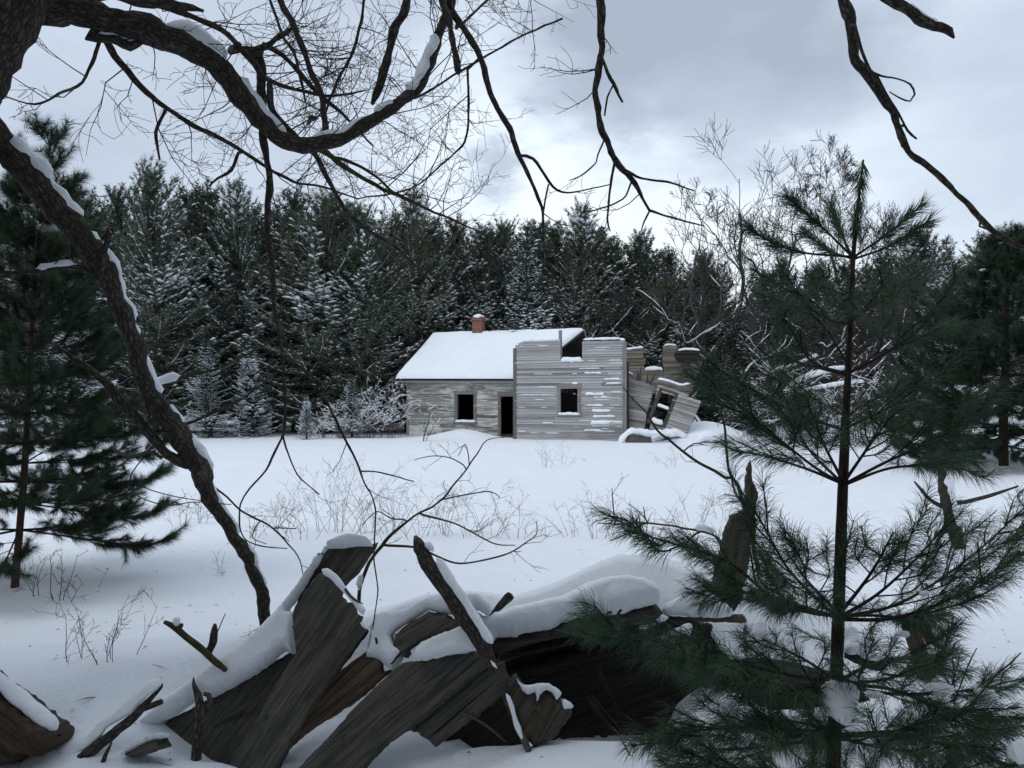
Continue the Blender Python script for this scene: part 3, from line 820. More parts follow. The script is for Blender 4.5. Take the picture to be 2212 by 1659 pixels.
def clap(fr, poly, holes=(), course=.11, seed=0, miss=.02, warp=.012, sheath=True):
    g = np.random.default_rng(seed); ts = [p[1] for p in poly]; t = min(ts); boards = []; back = []; info = []
    while t < max(ts):
        tm = t + course * .5; iv = spans(poly, tm)
        for h in holes:
            if h[2] < tm < h[3]:
                nv = []
                for a, c in iv:
                    if h[1] <= a or h[0] >= c: nv.append((a, c)); continue
                    if h[0] > a: nv.append((a, h[0]))
                    if h[1] < c: nv.append((h[1], c))
                iv = nv
        for a, c in iv:
            if c - a < .03: continue
            if sheath: back.append(fr.box(a, c, t, t + course, -.05, -.006))
            x = a
            while x < c - .02:
                e = min(c, x + g.uniform(1.4, 4.2))
                if c - e < .5: e = c
                if g.random() > miss:
                    d0, d1 = g.normal(0, warp, 2); f = .034 + abs(g.normal(0, .013))
                    q = [fr.w(x, t + d0, 0), fr.w(e - .006, t + d1, 0), fr.w(e - .006, t + d1, f), fr.w(x, t + d0, f), fr.w(x, t + course * 1.08, 0), fr.w(e - .006, t + course * 1.08, 0), fr.w(e - .006, t + course * 1.08, f * .35), fr.w(x, t + course * 1.08, f * .35)]
                    L = e - x; o = g.uniform(0, 40, 3)
                    G = np.array([[0, 0, 0], [L, 0, 0], [L, 0, .03], [0, 0, .03], [0, course, 0], [L, course, 0], [L, course, .03], [0, course, .03]]) + o
                    F = np.array([[0, 1, 2, 3], [4, 7, 6, 5], [3, 2, 6, 7], [0, 4, 5, 1], [0, 3, 7, 4], [1, 5, 6, 2]])
                    boards.append((np.array(q), F, G)); info.append((x, e, t + course * .35, f))
                x = e
        t += course
    return boards, back, info

hb = P(1112, 952, 35.2)
house = thing('abandoned_house', (hb[0], hb[1], gz(hb[0], hb[1])), 'abandoned wooden farmhouse with snowy roof, brick chimney and roofless grey facade', 'house')
FF = Fr(P(1112, 952, 35.2), HU, Z, HN)                    # front facade
WF = FF.off(-1.7)                                          # wing front wall
def fp(fr, pts): return [fr.px(*p) for p in pts]
def hole(fr, x0, x1, y0, y1):
    a, t1 = fr.px(x0, y0); c, t0 = fr.px(x1, y1); return (a, c, t0, t1)
def hmk(name, ch, mt, parent=house, smooth=False): return mk(name, ch, M[mt], parent, smooth)

# --- the one storey wing
h_win = hole(WF, 988, 1024, 852, 911); h_door = hole(WF, 1082, 1110, 854, 950)
sR = WF.px(1186, 900)[0]
poly = fp(WF, [(881, 962), (881, 818)]) + [(sR, WF.px(1100, 818)[1]), (sR, WF.px(1100, 962)[1])]
bd, bk, inf = clap(WF, poly, [h_win, h_door], .105, 5, .012)
hmk('wing_wall', bd + bk, 'clap_wing')
s0 = poly[0][0]; DEP = 4.6
zf = WF.px(1000, 962)[1]; ze = WF.px(1000, 818)[1]
RP = WF.off(-DEP / 2)
# ridge and eave points
eL, eR = WF.off(.32).px(857, 818), WF.off(.32).px(1112, 818.5)
E0 = WF.off(.32).w(*eL); slope_t = (eR[1] - eL[1]) / (eR[0] - eL[0])
rl = RP.px(934, 724); rr_ = RP.px(1262, 714)
Rg0 = RP.w(*rl); Rg1 = RP.w(*rr_)
aR = WF.px(1128, 818)[0]; E1 = WF.off(.32).w(aR, eL[1] + slope_t * (aR - eL[0]))
Bk0 = RP.off(-DEP / 2 - .32).w(rl[0], eL[1]); Bk1 = RP.off(-DEP / 2 - .32).w(rr_[0], eL[1])
# walls behind: back wall, gables, floor
bkf = WF.off(-DEP)
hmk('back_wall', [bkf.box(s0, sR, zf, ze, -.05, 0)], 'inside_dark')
def gable(a, name, mt):
    q = []
    for n in (0, .06):
        q += [WF.w(a + n, zf, -.06), WF.w(a + n, zf, -DEP), WF.w(a + n, ze + .02, -DEP), RP.w(a + n, rl[1] - .28), WF.w(a + n, ze + .02, -.06)]
    F4 = [[0, 1, 2, 4], [5, 9, 7, 6]]; F3 = [[4, 2, 3], [9, 8, 7]]
    return [(np.array(q), np.array(F4), np.array(q)), (np.array(q), np.array(F3), np.array(q)), (np.array(q), np.array([[i, i + 5, (i + 1) % 5 + 5, (i + 1) % 5] for i in range(5)]), np.array(q))]
hmk('gable_wall', gable(s0 + .02, 'g', 'clap_wing'), 'clap_wing')
# the right gable stands open: studs and a few boards left
rg = []
for k in range(9):
    dn = -.1 - k * (DEP - .2) / 8; tt = ze + (rl[1] - ze - .3) * (1 - abs(dn + DEP / 2) / (DEP / 2))
    rg.append(box(WF.w(sR - .05, zf, dn), HU * .09, Z * (tt - zf), HN * .06))
hmk('gable_studs', rg, 'inside')
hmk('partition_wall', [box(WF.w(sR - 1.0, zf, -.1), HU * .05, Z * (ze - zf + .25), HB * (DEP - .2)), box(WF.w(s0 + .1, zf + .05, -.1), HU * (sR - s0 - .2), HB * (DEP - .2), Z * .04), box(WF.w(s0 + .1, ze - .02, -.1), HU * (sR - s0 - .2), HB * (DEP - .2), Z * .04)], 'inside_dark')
# roof
def roof_slab(a, b, c, d, th):
    n = nrm(np.cross(b - a, d - a)); n = n if n[2] > 0 else -n
    V = np.array([a, b, c, d, a - n * th, b - n * th, c - n * th, d - n * th])
    return (V, np.array([[0, 1, 2, 3], [7, 6, 5, 4], [0, 4, 5, 1], [1, 5, 6, 2], [2, 6, 7, 3], [3, 7, 4, 0]]), V)
roof = hmk('roof', [roof_slab(E0, E1, Rg1, Rg0, .09), roof_slab(Rg0 + HB * .01, Rg1 + HB * .01, Bk1, Bk0, .09)], 'shingle')
def blanket(a, b, c, d, h, seed, nu=90, nv=40, edge=.16, amp=.05):
    u, v = np.meshgrid(np.linspace(0, 1, nu), np.linspace(0, 1, nv))
    q = (a * ((1 - u) * (1 - v))[..., None] + b * (u * (1 - v))[..., None] + c * (u * v)[..., None] + d * ((1 - u) * v)[..., None])
    Lu = np.linalg.norm(b - a); Lv = np.linalg.norm(d - a)
    e = np.minimum(np.minimum(u, 1 - u) * Lu, np.minimum(v, 1 - v) * Lv)
    f = np.sqrt(np.clip(1 - (1 - np.clip(e / edge, 0, 1)) ** 2, 0, 1))
    top = q + Z * (h * f * (1 + .35 * fbm(q, .7, 3, seed)) + amp * .4 * fbm(q, 2.5, 2, seed + 4) * f + .012)[..., None]
    bot = q + Z * .006
    i = np.arange(nv - 1)[:, None] * nu + np.arange(nu - 1)[None]; F = np.stack([i, i + 1, i + nu + 1, i + nu], -1).reshape(-1, 4)
    N = nu * nv
    rim = [(k, k + 1) for k in range(nu - 1)] + [(k * nu + nu - 1, (k + 1) * nu + nu - 1) for k in range(nv - 1)]
    rim2 = [(k + 1 + (nv - 1) * nu, k + (nv - 1) * nu) for k in range(nu - 1)] + [((k + 1) * nu, k * nu) for k in range(nv - 1)]
    S = np.array([[x, x + N, y + N, y] for x, y in rim + rim2])
    return [(np.vstack([top.reshape(-1, 3), bot.reshape(-1, 3)]), np.vstack([F, F[:, ::-1] + N, S]))]
ov = HN * .05
mk('roof_snow', blanket(E0 + ov - HU * .05, E1 + ov + HU * .03, Rg1 + HU * .03 + HB * .1 + Z * .02, Rg0 - HU * .05 + HB * .1 + Z * .02, .17, 3), M['snow'], roof)
mk('roof_snow', blanket(Rg0 - HU * .05 + HB * .12, Rg1 + HB * .12, Bk1, Bk0, .16, 8, 60, 20), M['snow'], roof)
fa = WF.off(.30)
hmk('fascia', [box(E0 - Z * .17 - HN * .0, (E1 - E0), HB * .04, Z * .075)], 'trim')
# chimney
CF = RP.off(.12); cx0, ct0 = CF.px(1020, 725); cx1, ct1 = CF.px(1041, 684)
chim = [CF.box(cx0, cx1, ct0 - .6, ct1 - .17, -.45, 0), CF.box(cx0 - .035, cx1 + .035, ct1 - .168, ct1 - .06, -.485, .035), CF.box(cx0 - .015, cx1 + .015, ct1 - .058, ct1, -.465, .015)]
ch = hmk('chimney', chim, 'brick')
cc_ = CF.w((cx0 + cx1) / 2, ct1, -.22)
mk('snow_cap', blob(cc_ + Z * .03, (.28, .28, .11), 4, .3), M['snow'], ch)
mk('snow_cap', blob(CF.w(cx0 + .05, ct0 - .12, .12), (.22, .16, .12), 5, .3), M['snow'], ch)
# twigs lying on the roof ridge
g = np.random.default_rng(77); out = []
rp = RP.w(RP.px(1058, 716)[0], RP.px(1058, 716)[1], .2)
branchy(g, rp, HU * 1.0 + Z * .02, 1.5, .02, 2, out, wig=.05, up=.03, ang=(15, 35))
mkb = mk('fallen_branch', tubes_thin([(a, b, c) for a, b, c, l in out], 4), M['grey_bark'])
tag(mkb, 'dead twiggy branch lying on the roof snow right of the chimney', 'branch')

# frames of window and door, corner boards
def frame(fr, h, wd, name, sill=True, head=0.0, snow=True, mt='trim', nf=.05):
    a, c, t0, t1 = h
    ch = [fr.box(a - wd, a, t0, t1, -.06, nf), fr.box(c, c + wd, t0, t1, -.06, nf), fr.box(a - wd - .02, c + wd + .02, t1, t1 + wd * 1.1, -.06, nf + .012)]
    o = hmk(name, ch, mt)
    if sill:
        mk('sill', [fr.box(a - wd - .03, c + wd + .03, t0 - .07, t0 - .002, -.08, nf + .05)], M[mt], o, False)
        if snow: mk('sill_snow', loaf(np.array([fr.w(a - wd * .8 + (c - a + 1.6 * wd) * k / 14, t0 + .0, .04) for k in range(15)]), .085, .085, 9, .2, 3), M['snow'], o)
    return o
wf_ = frame(WF, h_win, .13, 'window_frame')
mk('sash_rail', [WF.box(h_win[0], h_win[0] + .05, h_win[2], h_win[3], -.05, -.01)], M['inside'], wf_, False)
mk('sash_rail', [WF.box(h_win[1] - .05, h_win[1], h_win[2], h_win[3], -.05, -.01)], M['inside'], wf_, False)
frame(WF, h_door, .13, 'door_frame', sill=False)
hmk('corner_board', [WF.box(s0 - .05, s0 + .07, zf, ze, -.03, .045)], 'trim')

# --- the two storey facade, standing free
sL, tB = FF.px(1112, 960); sE, _ = FF.px(1350, 952)
tT = FF.px(1160, 736)[1]; tT2 = FF.px(1300, 735)[1]; n0, tN = FF.px(1211, 779); n1, _ = FF.px(1258, 779)
fpoly = [(sL, tB), (sL, tT - .25), (sL + .3, tT - .02), (n0 - .1, tT + .03), (n0, tT - .02), (n0, tN), (n1, tN), (n1, tT2), (sE, tT2 - .03), (sE, tB)]
h_fw = hole(FF, 1211, 1248, 838, 895)
fbd, fbk, finf = clap(FF, fpoly, [h_fw], .105, 9, .006)
facade = hmk('facade_wall', fbd + fbk, 'clap_front')
fw = frame(FF, h_fw, .14, 'window_frame')
mk('lintel_snow', loaf(np.array([FF.w(*FF.px(1236 + k * 1.4, 829), .03) for k in range(10)]), .06, .09, 8, .2), M['snow'], fw)
hmk('corner_board', [FF.box(sL - .06, sL + .08, tB - .1, tT - .3, -.05, .05)], 'trim')
hmk('corner_board', [FF.box(sE - .08, sE + .07, tB, tT2 - .08, -.05, .05)], 'trim')
hmk('post', [FF.box(n0 - .09, n0 + .03, tN - .2, FF.px(1210, 713)[1], -.14, -.055)], 'trim')
hmk('studs', [FF.box(sL + .3 + k * .62, sL + .38 + k * .62, tB, tN - .1, -.16, -.06) for k in range(8) if not (h_fw[0] - .1 < sL + .3 + k * .62 < h_fw[1] + .1)], 'inside')
g = np.random.default_rng(4); sn = []
for a, c, t, f in finf:
    right = (a + c) / 2 > n0
    if g.random() < (.58 if right else .17):
        for _ in range(int(g.integers(1, 3))):
            L = min(c - a, g.uniform(.2, 1.0)); x = g.uniform(a, c - L)
            if x + L > h_fw[0] - .2 and x < h_fw[1] + .2 and h_fw[2] - .2 < t < h_fw[3] + .2: continue
            k = max(5, int(L / .08)); tt = t - .03 if True else t
            sn += loaf(np.array([FF.w(x + L * j / (k - 1), tt + .055, .02) for j in range(k)]), .026, g.uniform(.014, .03), 7, .3, int(g.integers(99)))
for x0, x1, y, hh in ((1264, 1306, 852, .1), (1282, 1322, 858, .05), (1268, 1304, 876, .06), (1278, 1320, 888, .09), (1280, 1330, 900, .07), (1276, 1318, 914, .12), (1300, 1345, 912, .05), (1262, 1300, 930, .05), (1222, 1262, 780, .05), (1262, 1300, 806, .06), (1305, 1340, 819, .06), (1310, 1344, 828, .05), (1120, 1135, 932, .05), (1172, 1196, 914, .04)):
    k = 14; sn += loaf(np.array([FF.w(*FF.px(x0 + (x1 - x0) * j / (k - 1), y), .02) for j in range(k)]), .05, hh, 8, .35, x0)
for seg in ((1116, 1128, 741, 737), (1126, 1209, 736, 734), (1259, 1340, 735, 734.5), (1338, 1350, 736, 738)):
    k = 16; sn += loaf(np.array([FF.w(FF.px(seg[0] + (seg[1] - seg[0]) * j / (k - 1), 740)[0], FF.px(1200, seg[2] + (seg[3] - seg[2]) * j / (k - 1))[1], -.02) for j in range(k)]), .06, .07, 9, .25, seg[0])
sn += loaf(np.array([FF.w(*FF.px(1211 + 47 * j / 15, 779), -.01) for j in range(16)]), .12, .16, 9, .3, 7)
mk('snow_ledges', sn, M['snow'], facade)
# sagging partition seen through the upper notch and the facade window
hmk('attic_rafter', [box(WF.w(sR + .1, ze + .25, -.2), RP.w(sR + .1, rl[1] - .35) - WF.w(sR + .1, ze + .25, -.2), HU * .08, Z * .12), box(WF.w(sR - .8, ze + .6, -1.3), HU * .5, Z * .9, HN * .05), box(WF.w(sR - 1.9, ze + .15, -1.5), HU * .09, Z * 1.3, HN * .09), box(WF.w(sR - 1.3, ze + .15, -1.5), HU * .09, Z * 1.3, HN * .09)], 'inside')
wl0 = FF.off(-.9)
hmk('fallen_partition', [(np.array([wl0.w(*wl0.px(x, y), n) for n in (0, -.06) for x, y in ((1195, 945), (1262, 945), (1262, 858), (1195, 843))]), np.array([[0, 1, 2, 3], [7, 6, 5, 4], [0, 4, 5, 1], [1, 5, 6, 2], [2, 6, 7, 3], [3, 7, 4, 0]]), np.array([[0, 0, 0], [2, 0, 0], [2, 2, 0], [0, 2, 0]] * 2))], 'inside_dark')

# --- the collapsed right end: leaning wall panels and what is left of the rear wall
RW = FF.off(-4.2)
r1, _, _ = clap(RW, fp(RW, [(1335, 850), (1335, 757), (1352, 756), (1368, 755), (1369, 751), (1390, 751), (1390, 771), (1394, 772), (1394, 786), (1391, 788), (1392, 799), (1410, 801), (1412, 797), (1433, 799), (1433, 850)]), [], .1, 21, .02)
r1b = clap(RW, fp(RW, [(1335, 850), (1335, 757), (1352, 756), (1368, 755), (1369, 751), (1390, 751), (1390, 771), (1394, 772), (1394, 786), (1391, 788), (1392, 799), (1410, 801), (1412, 797), (1433, 799), (1433, 850)]), [], .1, 21, .02)[1]
rear = hmk('rear_wall', r1 + r1b, 'clap_tan')
r2, r2b, _ = clap(RW, fp(RW, [(1433, 850), (1434, 790), (1431, 788), (1432, 749), (1445, 748), (1446, 745), (1462, 746), (1462, 756), (1486, 756), (1487, 753), (1512, 756), (1510, 778), (1516, 780), (1514, 806), (1504, 808), (1500, 822), (1495, 850)]), [], .1, 22, .03)
rear2 = hmk('rear_wall', r2 + r2b, 'clap_tan')
bu = clap(RW.off(.035), fp(RW.off(.035), [(1455, 768), (1462, 757), (1511, 757), (1513, 776), (1505, 781), (1480, 788), (1462, 780)]), [], .1, 23, .05, sheath=False)[0]
mk('burnt_boards', bu, M['burnt'], rear2, False)
def snow_edge(fr, pts, wd=.09, h=.1, seed=0):
    a = spl(np.array([list(fr.w(*fr.px(x, y))) for x, y in pts]), step=.08); return loaf(a, wd, h, 9, .3, seed)
mk('snow_cap', snow_edge(RW, [(1352, 756), (1372, 753), (1390, 751)], .09, .09) + snow_edge(RW, [(1392, 799), (1412, 798), (1432, 799)], .1, .13), M['snow'], rear)
mk('snow_cap', snow_edge(RW, [(1434, 747), (1448, 745), (1461, 746)], .07, .06) + snow_edge(RW.off(.1), [(1464, 757), (1485, 755), (1512, 757)], .09, .07), M['snow'], rear2)

def leaning(fr0, c, ang, back):
    """a wall panel tipped by ang in its own plane and leaning back"""
    o = fr0.w(*fr0.px(*c)); ca, sa = math.cos(ang), math.sin(ang)
    u = fr0.u * ca - Z * sa; v = fr0.u * sa + Z * ca; n = nrm(fr0.n + Z * back); v = nrm(v - n * (v @ n)); u = nrm(u - n * (u @ n) - v * (u @ v) * 0)
    return Fr(o, u, v, n)
L1 = leaning(FF.off(-.5), (1354, 860), R(11), .12)
p1 = fp(L1, [(1352, 820), (1384, 826), (1414, 833), (1396, 900), (1390, 945), (1350, 955)])
a1, b1, _ = clap(L1, p1, [], .105, 31, .03, .018)
lw = hmk('leaning_wall', a1 + b1, 'clap_old')
L2 = leaning(FF.off(-.2), (1430, 880), R(19), .22)
p2 = fp(L2, [(1421, 832), (1450, 838), (1480, 852), (1513, 871), (1484, 938), (1440, 945), (1402, 938)])
ha, hb_ = L2.px(1424, 848), L2.px(1443, 918)
hc = L2.px(1431, 882); hwin = (hc[0] - .26, hc[0] + .26, hc[1] - .62, hc[1] + .66)
a2, b2, _ = clap(L2, p2, [hwin], .105, 32, .03, .018)
lw2 = hmk('leaning_wall', a2 + b2, 'clap_old')
a, c, t0, t1 = hwin
wfr = mk('window_frame', [L2.box(a - .13, a, t0 - .1, t1 + .1, -.06, .05), L2.box(c, c + .13, t0 - .1, t1 + .1, -.06, .05), L2.box(a, c, t1, t1 + .12, -.06, .045), L2.box(a, c, (t0 + t1) / 2 - .03, (t0 + t1) / 2 + .03, -.05, .0), L2.box(a, c, t0 - .12, t0, -.06, .06)], M['inside'], lw2, False)
mk('sill_snow', loaf(np.array([L2.w(a + (c - a) * k / 9, t0, .02) for k in range(10)]), .08, .16, 8, .3), M['snow'], lw2)
mk('sill_snow', loaf(np.array([L2.w(a + (c - a) * k / 9, (t0 + t1) / 2 + .03, -.02) for k in range(10)]), .05, .1, 8, .3), M['snow'], lw2)
top = FF.off(-.45)
hmk('broken_plate', tube(np.array([top.w(*top.px(x, y)) for x, y in ((1350, 806), (1384, 817), (1420, 824))]), .09, 6, .2) + tube(np.array([top.w(*top.px(x, y)) for x, y in ((1418, 822), (1450, 828), (1476, 836), (1492, 832))]), .085, 6, .2), 'trim')
mk('snow_cap', snow_edge(top, [(1420, 819), (1445, 824), (1470, 832), (1492, 829)], .1, .07) + snow_edge(top, [(1352, 803), (1370, 810)], .07, .05), M['snow'], lw)
for x0, y0, x1, y1 in ((1383, 822, 1386, 792), (1378, 820, 1379, 800), (1404, 830, 1417, 806), (1398, 828, 1400, 808)):
    q0, q1 = top.w(*top.px(x0, y0), .1), top.w(*top.px(x1, y1), .1)
    hmk('splintered_stud', tube(np.array([q0, (q0 + q1) / 2, q1]), [.05, .04, .015], 5, .2), 'inside')

# lumber lying in the snow in front of the house
def slab_thing(name, pts, d, T, label, cat, mt, grain=0., gx=0., gy=0., step=4., rad=3., jag=0., seed=0, amp=.004, group=None, **kw):
    ch = inflate(pts, d, gx, gy, T / 2, T / 2, rad, step, amp, 14, jag, grain, 0, seed, **kw)
    c = np.concatenate([k[0] for k in ch]); root = thing(name, (c[:, 0].mean(), c[:, 1].mean(), c[:, 2].min()), label, cat, group)
    mk('board', ch, M[mt], root); return root
M['board_grey'] = m_wood('board_grey', (.09, .08, .07), (.24, .215, .19))
M['board_tan'] = m_wood('board_tan', (.11, .09, .06), (.27, .22, .16))
r = slab_thing('plank', [(1247, 968), (1256, 962), (1269, 980), (1262, 987)], 31.5, .08, 'short plank end poking up out of the snow before the grey facade', 'plank', 'board_tan', 1.0, step=3)
r = slab_thing('plank', [(1244, 1003), (1276, 998), (1290, 1002), (1250, 1008)], 29.5, .1, 'flat weathered plank under a little snow in front of the house', 'plank', 'board_tan', 0, step=3)
mk('snow_cap', loaf(spl(np.array([list(P(x, y, 29.5)) for x, y in ((1246, 1000), (1264, 995), (1284, 996))]), step=.08), .12, .12, 8, .3), M['snow'], r)
slab_thing('plank', [(1268, 988), (1282, 986), (1284, 990), (1270, 992)], 31, .06, 'tiny board end beside the plank poking out of the snow', 'plank', 'board_tan', 0, step=3)
slab_thing('plank', [(1020, 1010), (1042, 1008), (1046, 1014), (1022, 1017)], 23.5, .05, 'lone tan board end in the open snowfield below the house door', 'plank', 'board_tan', 0, step=3)
r = slab_thing('debris_panel', [(1345, 962), (1362, 938), (1406, 944), (1411, 964), (1380, 967)], 32.5, .12, 'weathered wall panel half buried in snow beside the collapsed house end', 'debris', 'board_grey', .1, gx=.004, step=4)
mk('snow_cap', loaf(spl(np.array([list(P(x, y, 32.4)) for x, y in ((1338, 962), (1352, 942), (1366, 933), (1395, 937), (1430, 938), (1460, 942))]), step=.1), .22, .16, 9, .3, 3), M['snow'], r)
r = slab_thing('debris_panel', [(1412, 962), (1440, 944), (1462, 950), (1466, 962)], 33, .1, 'second wall panel under thick snow next to the half buried one', 'debris', 'board_grey', .1, step=4)
mk('snow_cap', loaf(spl(np.array([list(P(x, y, 33)) for x, y in ((1408, 950), (1440, 938), (1470, 942), (1482, 955))]), step=.1), .3, .2, 9, .3, 8), M['snow'], r)
r = slab_thing('plank', [(1512, 962), (1540, 957), (1556, 960), (1554, 968), (1520, 968)], 32, .1, 'grey board under a snow heap right of the collapsed house end', 'plank', 'board_grey', 0, step=4)
mk('snow_cap', loaf(spl(np.array([list(P(x, y, 32)) for x, y in ((1500, 958), (1525, 946), (1560, 952), (1580, 962))]), step=.1), .35, .25, 9, .3, 18), M['snow'], r)
pk = spl(np.array([list(P(x, y, 34.2)) for x, y in ((1486, 950), (1492, 925), (1497, 908))]), step=.1)
r = thing('broken_stud', pk[0], 'snow plastered broken stud standing at the end of the leaning walls', 'broken stud')
mk('stud', tube(pk, np.linspace(.1, .04, len(pk)), 6, .2), M['board_grey'], r); mk('snow_cap', tube(pk + np.array([.08, -.03, .02]), np.linspace(.16, .05, len(pk)), 8, .25, 4), M['snow'], r)
# ================================================================== the old overhanging tree
def q1(*a): return [(x * .5, y * .5, r) for x, y, r in a]
def q2(*a): return [(1106 + x * .5, y * .5, r) for x, y, r in a]
def q3(*a): return [(x * .5, 829.5 + y * .5, r) for x, y, r in a]
def limb(pts, d0, d1, step=.045, wob=0):
    a = np.array(pts, float); s = np.concatenate([[0], np.cumsum(np.linalg.norm(np.diff(a[:, :2], axis=0), axis=1))]); s /= s[-1]
    d = d0 + (d1 - d0) * s
    q = spl(np.c_[P(a[:, 0], a[:, 1], d), a[:, 2] * d / FOC], step=step)
    if wob:
        e = np.minimum(1, np.minimum(np.arange(len(q)), np.arange(len(q))[::-1]) / 3.0)[:, None]
        am = np.minimum(.020, .006 + q[:, 3:] * .32)
        q[:, :3] += np.stack([vn(q[:, :3], 6.5, k) + .6 * vn(q[:, :3], 15, k + 5) for k in (1, 2, 3)], -1) * am * e
        q[:, 3] *= 1 + .16 * vn(q[:, :3], 11, 9)
    return q

tp = limb([(80, -420, 64), (55, -150, 70), (20, 0, 72), (-62, 150, 74), (-140, 420, 80), (-185, 900, 92), (-205, 1500, 110), (-205, 1850, 135)], 3.5, 3.9)
tree = thing('old_tree', (tp[-1, 0], tp[-1, 1], gz(tp[-1, 0], tp[-1, 1])), 'gnarled old bare tree at the left whose snowy limbs arch over the whole view', 'tree')
mk('trunk', tube(tp[:, :3], tp[:, 3], 40, .2, 1, 24), M['bark'], tree)
LIMBS = []
def add_limb(pts, d0, d1, k=12, rough=.22, snow=None, twig=0, name='limb', mt='bark', step=.045):
    f_ = .74 if max(p[2] for p in pts) > 5 else .8
    a = limb([(x, y, r * f_) for x, y, r in pts], d0, d1, min(step, .03), 1)
    if LIMBS and a[0, 3] < .03:                     # let a side branch start on the limb that carries it
        al = np.concatenate([l[0][:, :3] for l in LIMBS]); dd = np.linalg.norm(al - a[0, :3], axis=1); j = dd.argmin()
        if .004 < dd[j] < .16:
            a = np.vstack([np.r_[al[j], a[0, 3]], np.r_[(al[j] + a[0, :3]) / 2, a[0, 3]], a])
    if LIMBS and a[-1, 3] > .011:
        al = np.concatenate([l[0][:, :3] for l in LIMBS]); dd = np.linalg.norm(al - a[-1, :3], axis=1); j = dd.argmin()
        if .004 < dd[j] < .16: a = np.vstack([a, np.r_[al[j], a[-1, 3]]])
    o = mk(name, tube(a[:, :3], a[:, 3], k + 2, rough * 1.5, len(LIMBS) + 3, 22), M[mt], tree)
    LIMBS.append((a, twig)); 
    if snow:
        n = len(a)
        for s0, s1, ww, hh in snow:
            b = a[int(n * s0):max(int(n * s1), int(n * s0) + 3)]
            t = nrm(np.gradient(b[:, :3], axis=0)); sl = np.sqrt(np.clip(1 - t[:, 2] ** 2, .1, 1))
            sd = np.cross(t, Z); up = nrm(np.cross(sd, t)); up = np.where(up[:, 2:] < 0, -up, up)
            mod = np.clip(1.0 + .6 * fbm(b[:, :3], 7, 2, len(LIMBS)), .5, 1.5)
            mk('snow_cap', loaf(b[:, :3] + up * (b[:, 3] * .62)[:, None], b[:, 3] * ww * 1.15 * mod, (b[:, 3] * hh * 1.25 + .010) * mod, 12, .3, len(LIMBS), 12, .5), M['snow_fluff'], o)
    return a
# the big limb that sweeps over and turns up again
add_limb([(-10, 40, 48), (60, 22, 46), (120, 26, 43), (200, 38, 41), (300, 60, 38), (400, 97, 36), (470, 142, 34), (520, 205, 32), (562, 257, 30), (610, 296, 27), (660, 312, 24), (715, 306, 21), (760, 286, 19), (830, 242, 17), (890, 202, 16), (920, 150, 15), (945, 80, 14), (972, 0, 13), (990, -120, 12)], 3.6, 4.6, 18, .2,
         [(.22, .33, .6, .5), (.335, .46, .8, .7), (.49, .60, .5, .42), (.60, .665, .7, .4), (.67, .82, .85, .5)], 3)
# drooping limb that comes down to the ground
add_limb([(-150, 210, 60), (-60, 250, 46), (0, 305, 42), (50, 360, 40), (100, 412, 39), (150, 472, 36), (205, 547, 34), (242, 605, 30), (262, 662, 27), (285, 730, 26), (306, 790, 26), (330, 850, 28), (365, 912, 31), (408, 975, 33), (440, 1030, 26), (458, 1085, 22), (495, 1140, 20), (535, 1200, 18), (558, 1260, 17), (572, 1320, 17), (575, 1400, 18), (575, 1460, 20)], 3.7, 5.0, 16, .2,
         [(.09, .235, .75, .6), (.235, .415, .6, .5), (.425, .50, .5, .4), (.505, .56, .4, .3), (.56, .745, .72, .5), (.755, .85, .62, .45), (.855, .90, .5, .4), (.93, .965, .5, .4)], 1)
add_limb([(115, 742, 4), (180, 790, 8), (245, 845, 13), (300, 912, 14), (345, 970, 14), (400, 1003, 16)], 4.3, 4.5, 10, .2, None, 1)
add_limb([(-60, 592, 8), (0, 590, 7), (80, 587, 7), (150, 576, 7), (200, 590, 8), (240, 608, 9)], 3.9, 4.15, 8, .2, [(.45, .75, .9, .7)], 1)
add_limb([(210, 600, 14), (235, 500, 9), (215, 520, 3)][:2] + [(222, 515, 5)], 4.1, 4.1, 8, .2)
add_limb([(410, 600, 0.1)] + [(318, 838, 3), (380, 812, 4), (470, 800, 3), (560, 750, 2)][0:4] if False else [(318, 838, 6), (380, 815, 5), (470, 795, 3.5), (560, 752, 2.5), (640, 700, 2)], 4.45, 4.8, 7, .2, [(.02, .3, 1.6, 1.5)], 1)
add_limb([(330, 935, 6), (430, 905, 5), (520, 860, 4), (605, 800, 2)], 4.5, 5.0, 7, .2, None, 0)
# second strand of limbs, upper left
add_limb([(40, -30, 16), (200, -12, 18), (330, 0, 16), (400, 14, 12), (440, 24, 4)], 3.45, 3.7, 10, .35, None, 1)
add_limb([(300, 0, 6), (400, 30, 8), (490, 76, 8), (540, 132, 8), (575, 172, 7), (650, 195, 6), (720, 205, 4), (790, 195, 2)], 3.7, 4.3, 8, .25, None, 3)
add_limb([(500, 108, 12), (545, 103, 9), (575, 98, 8), (610, 78, 8), (637, 54, 3)], 4.05, 4.0, 9, .4, None, 0)
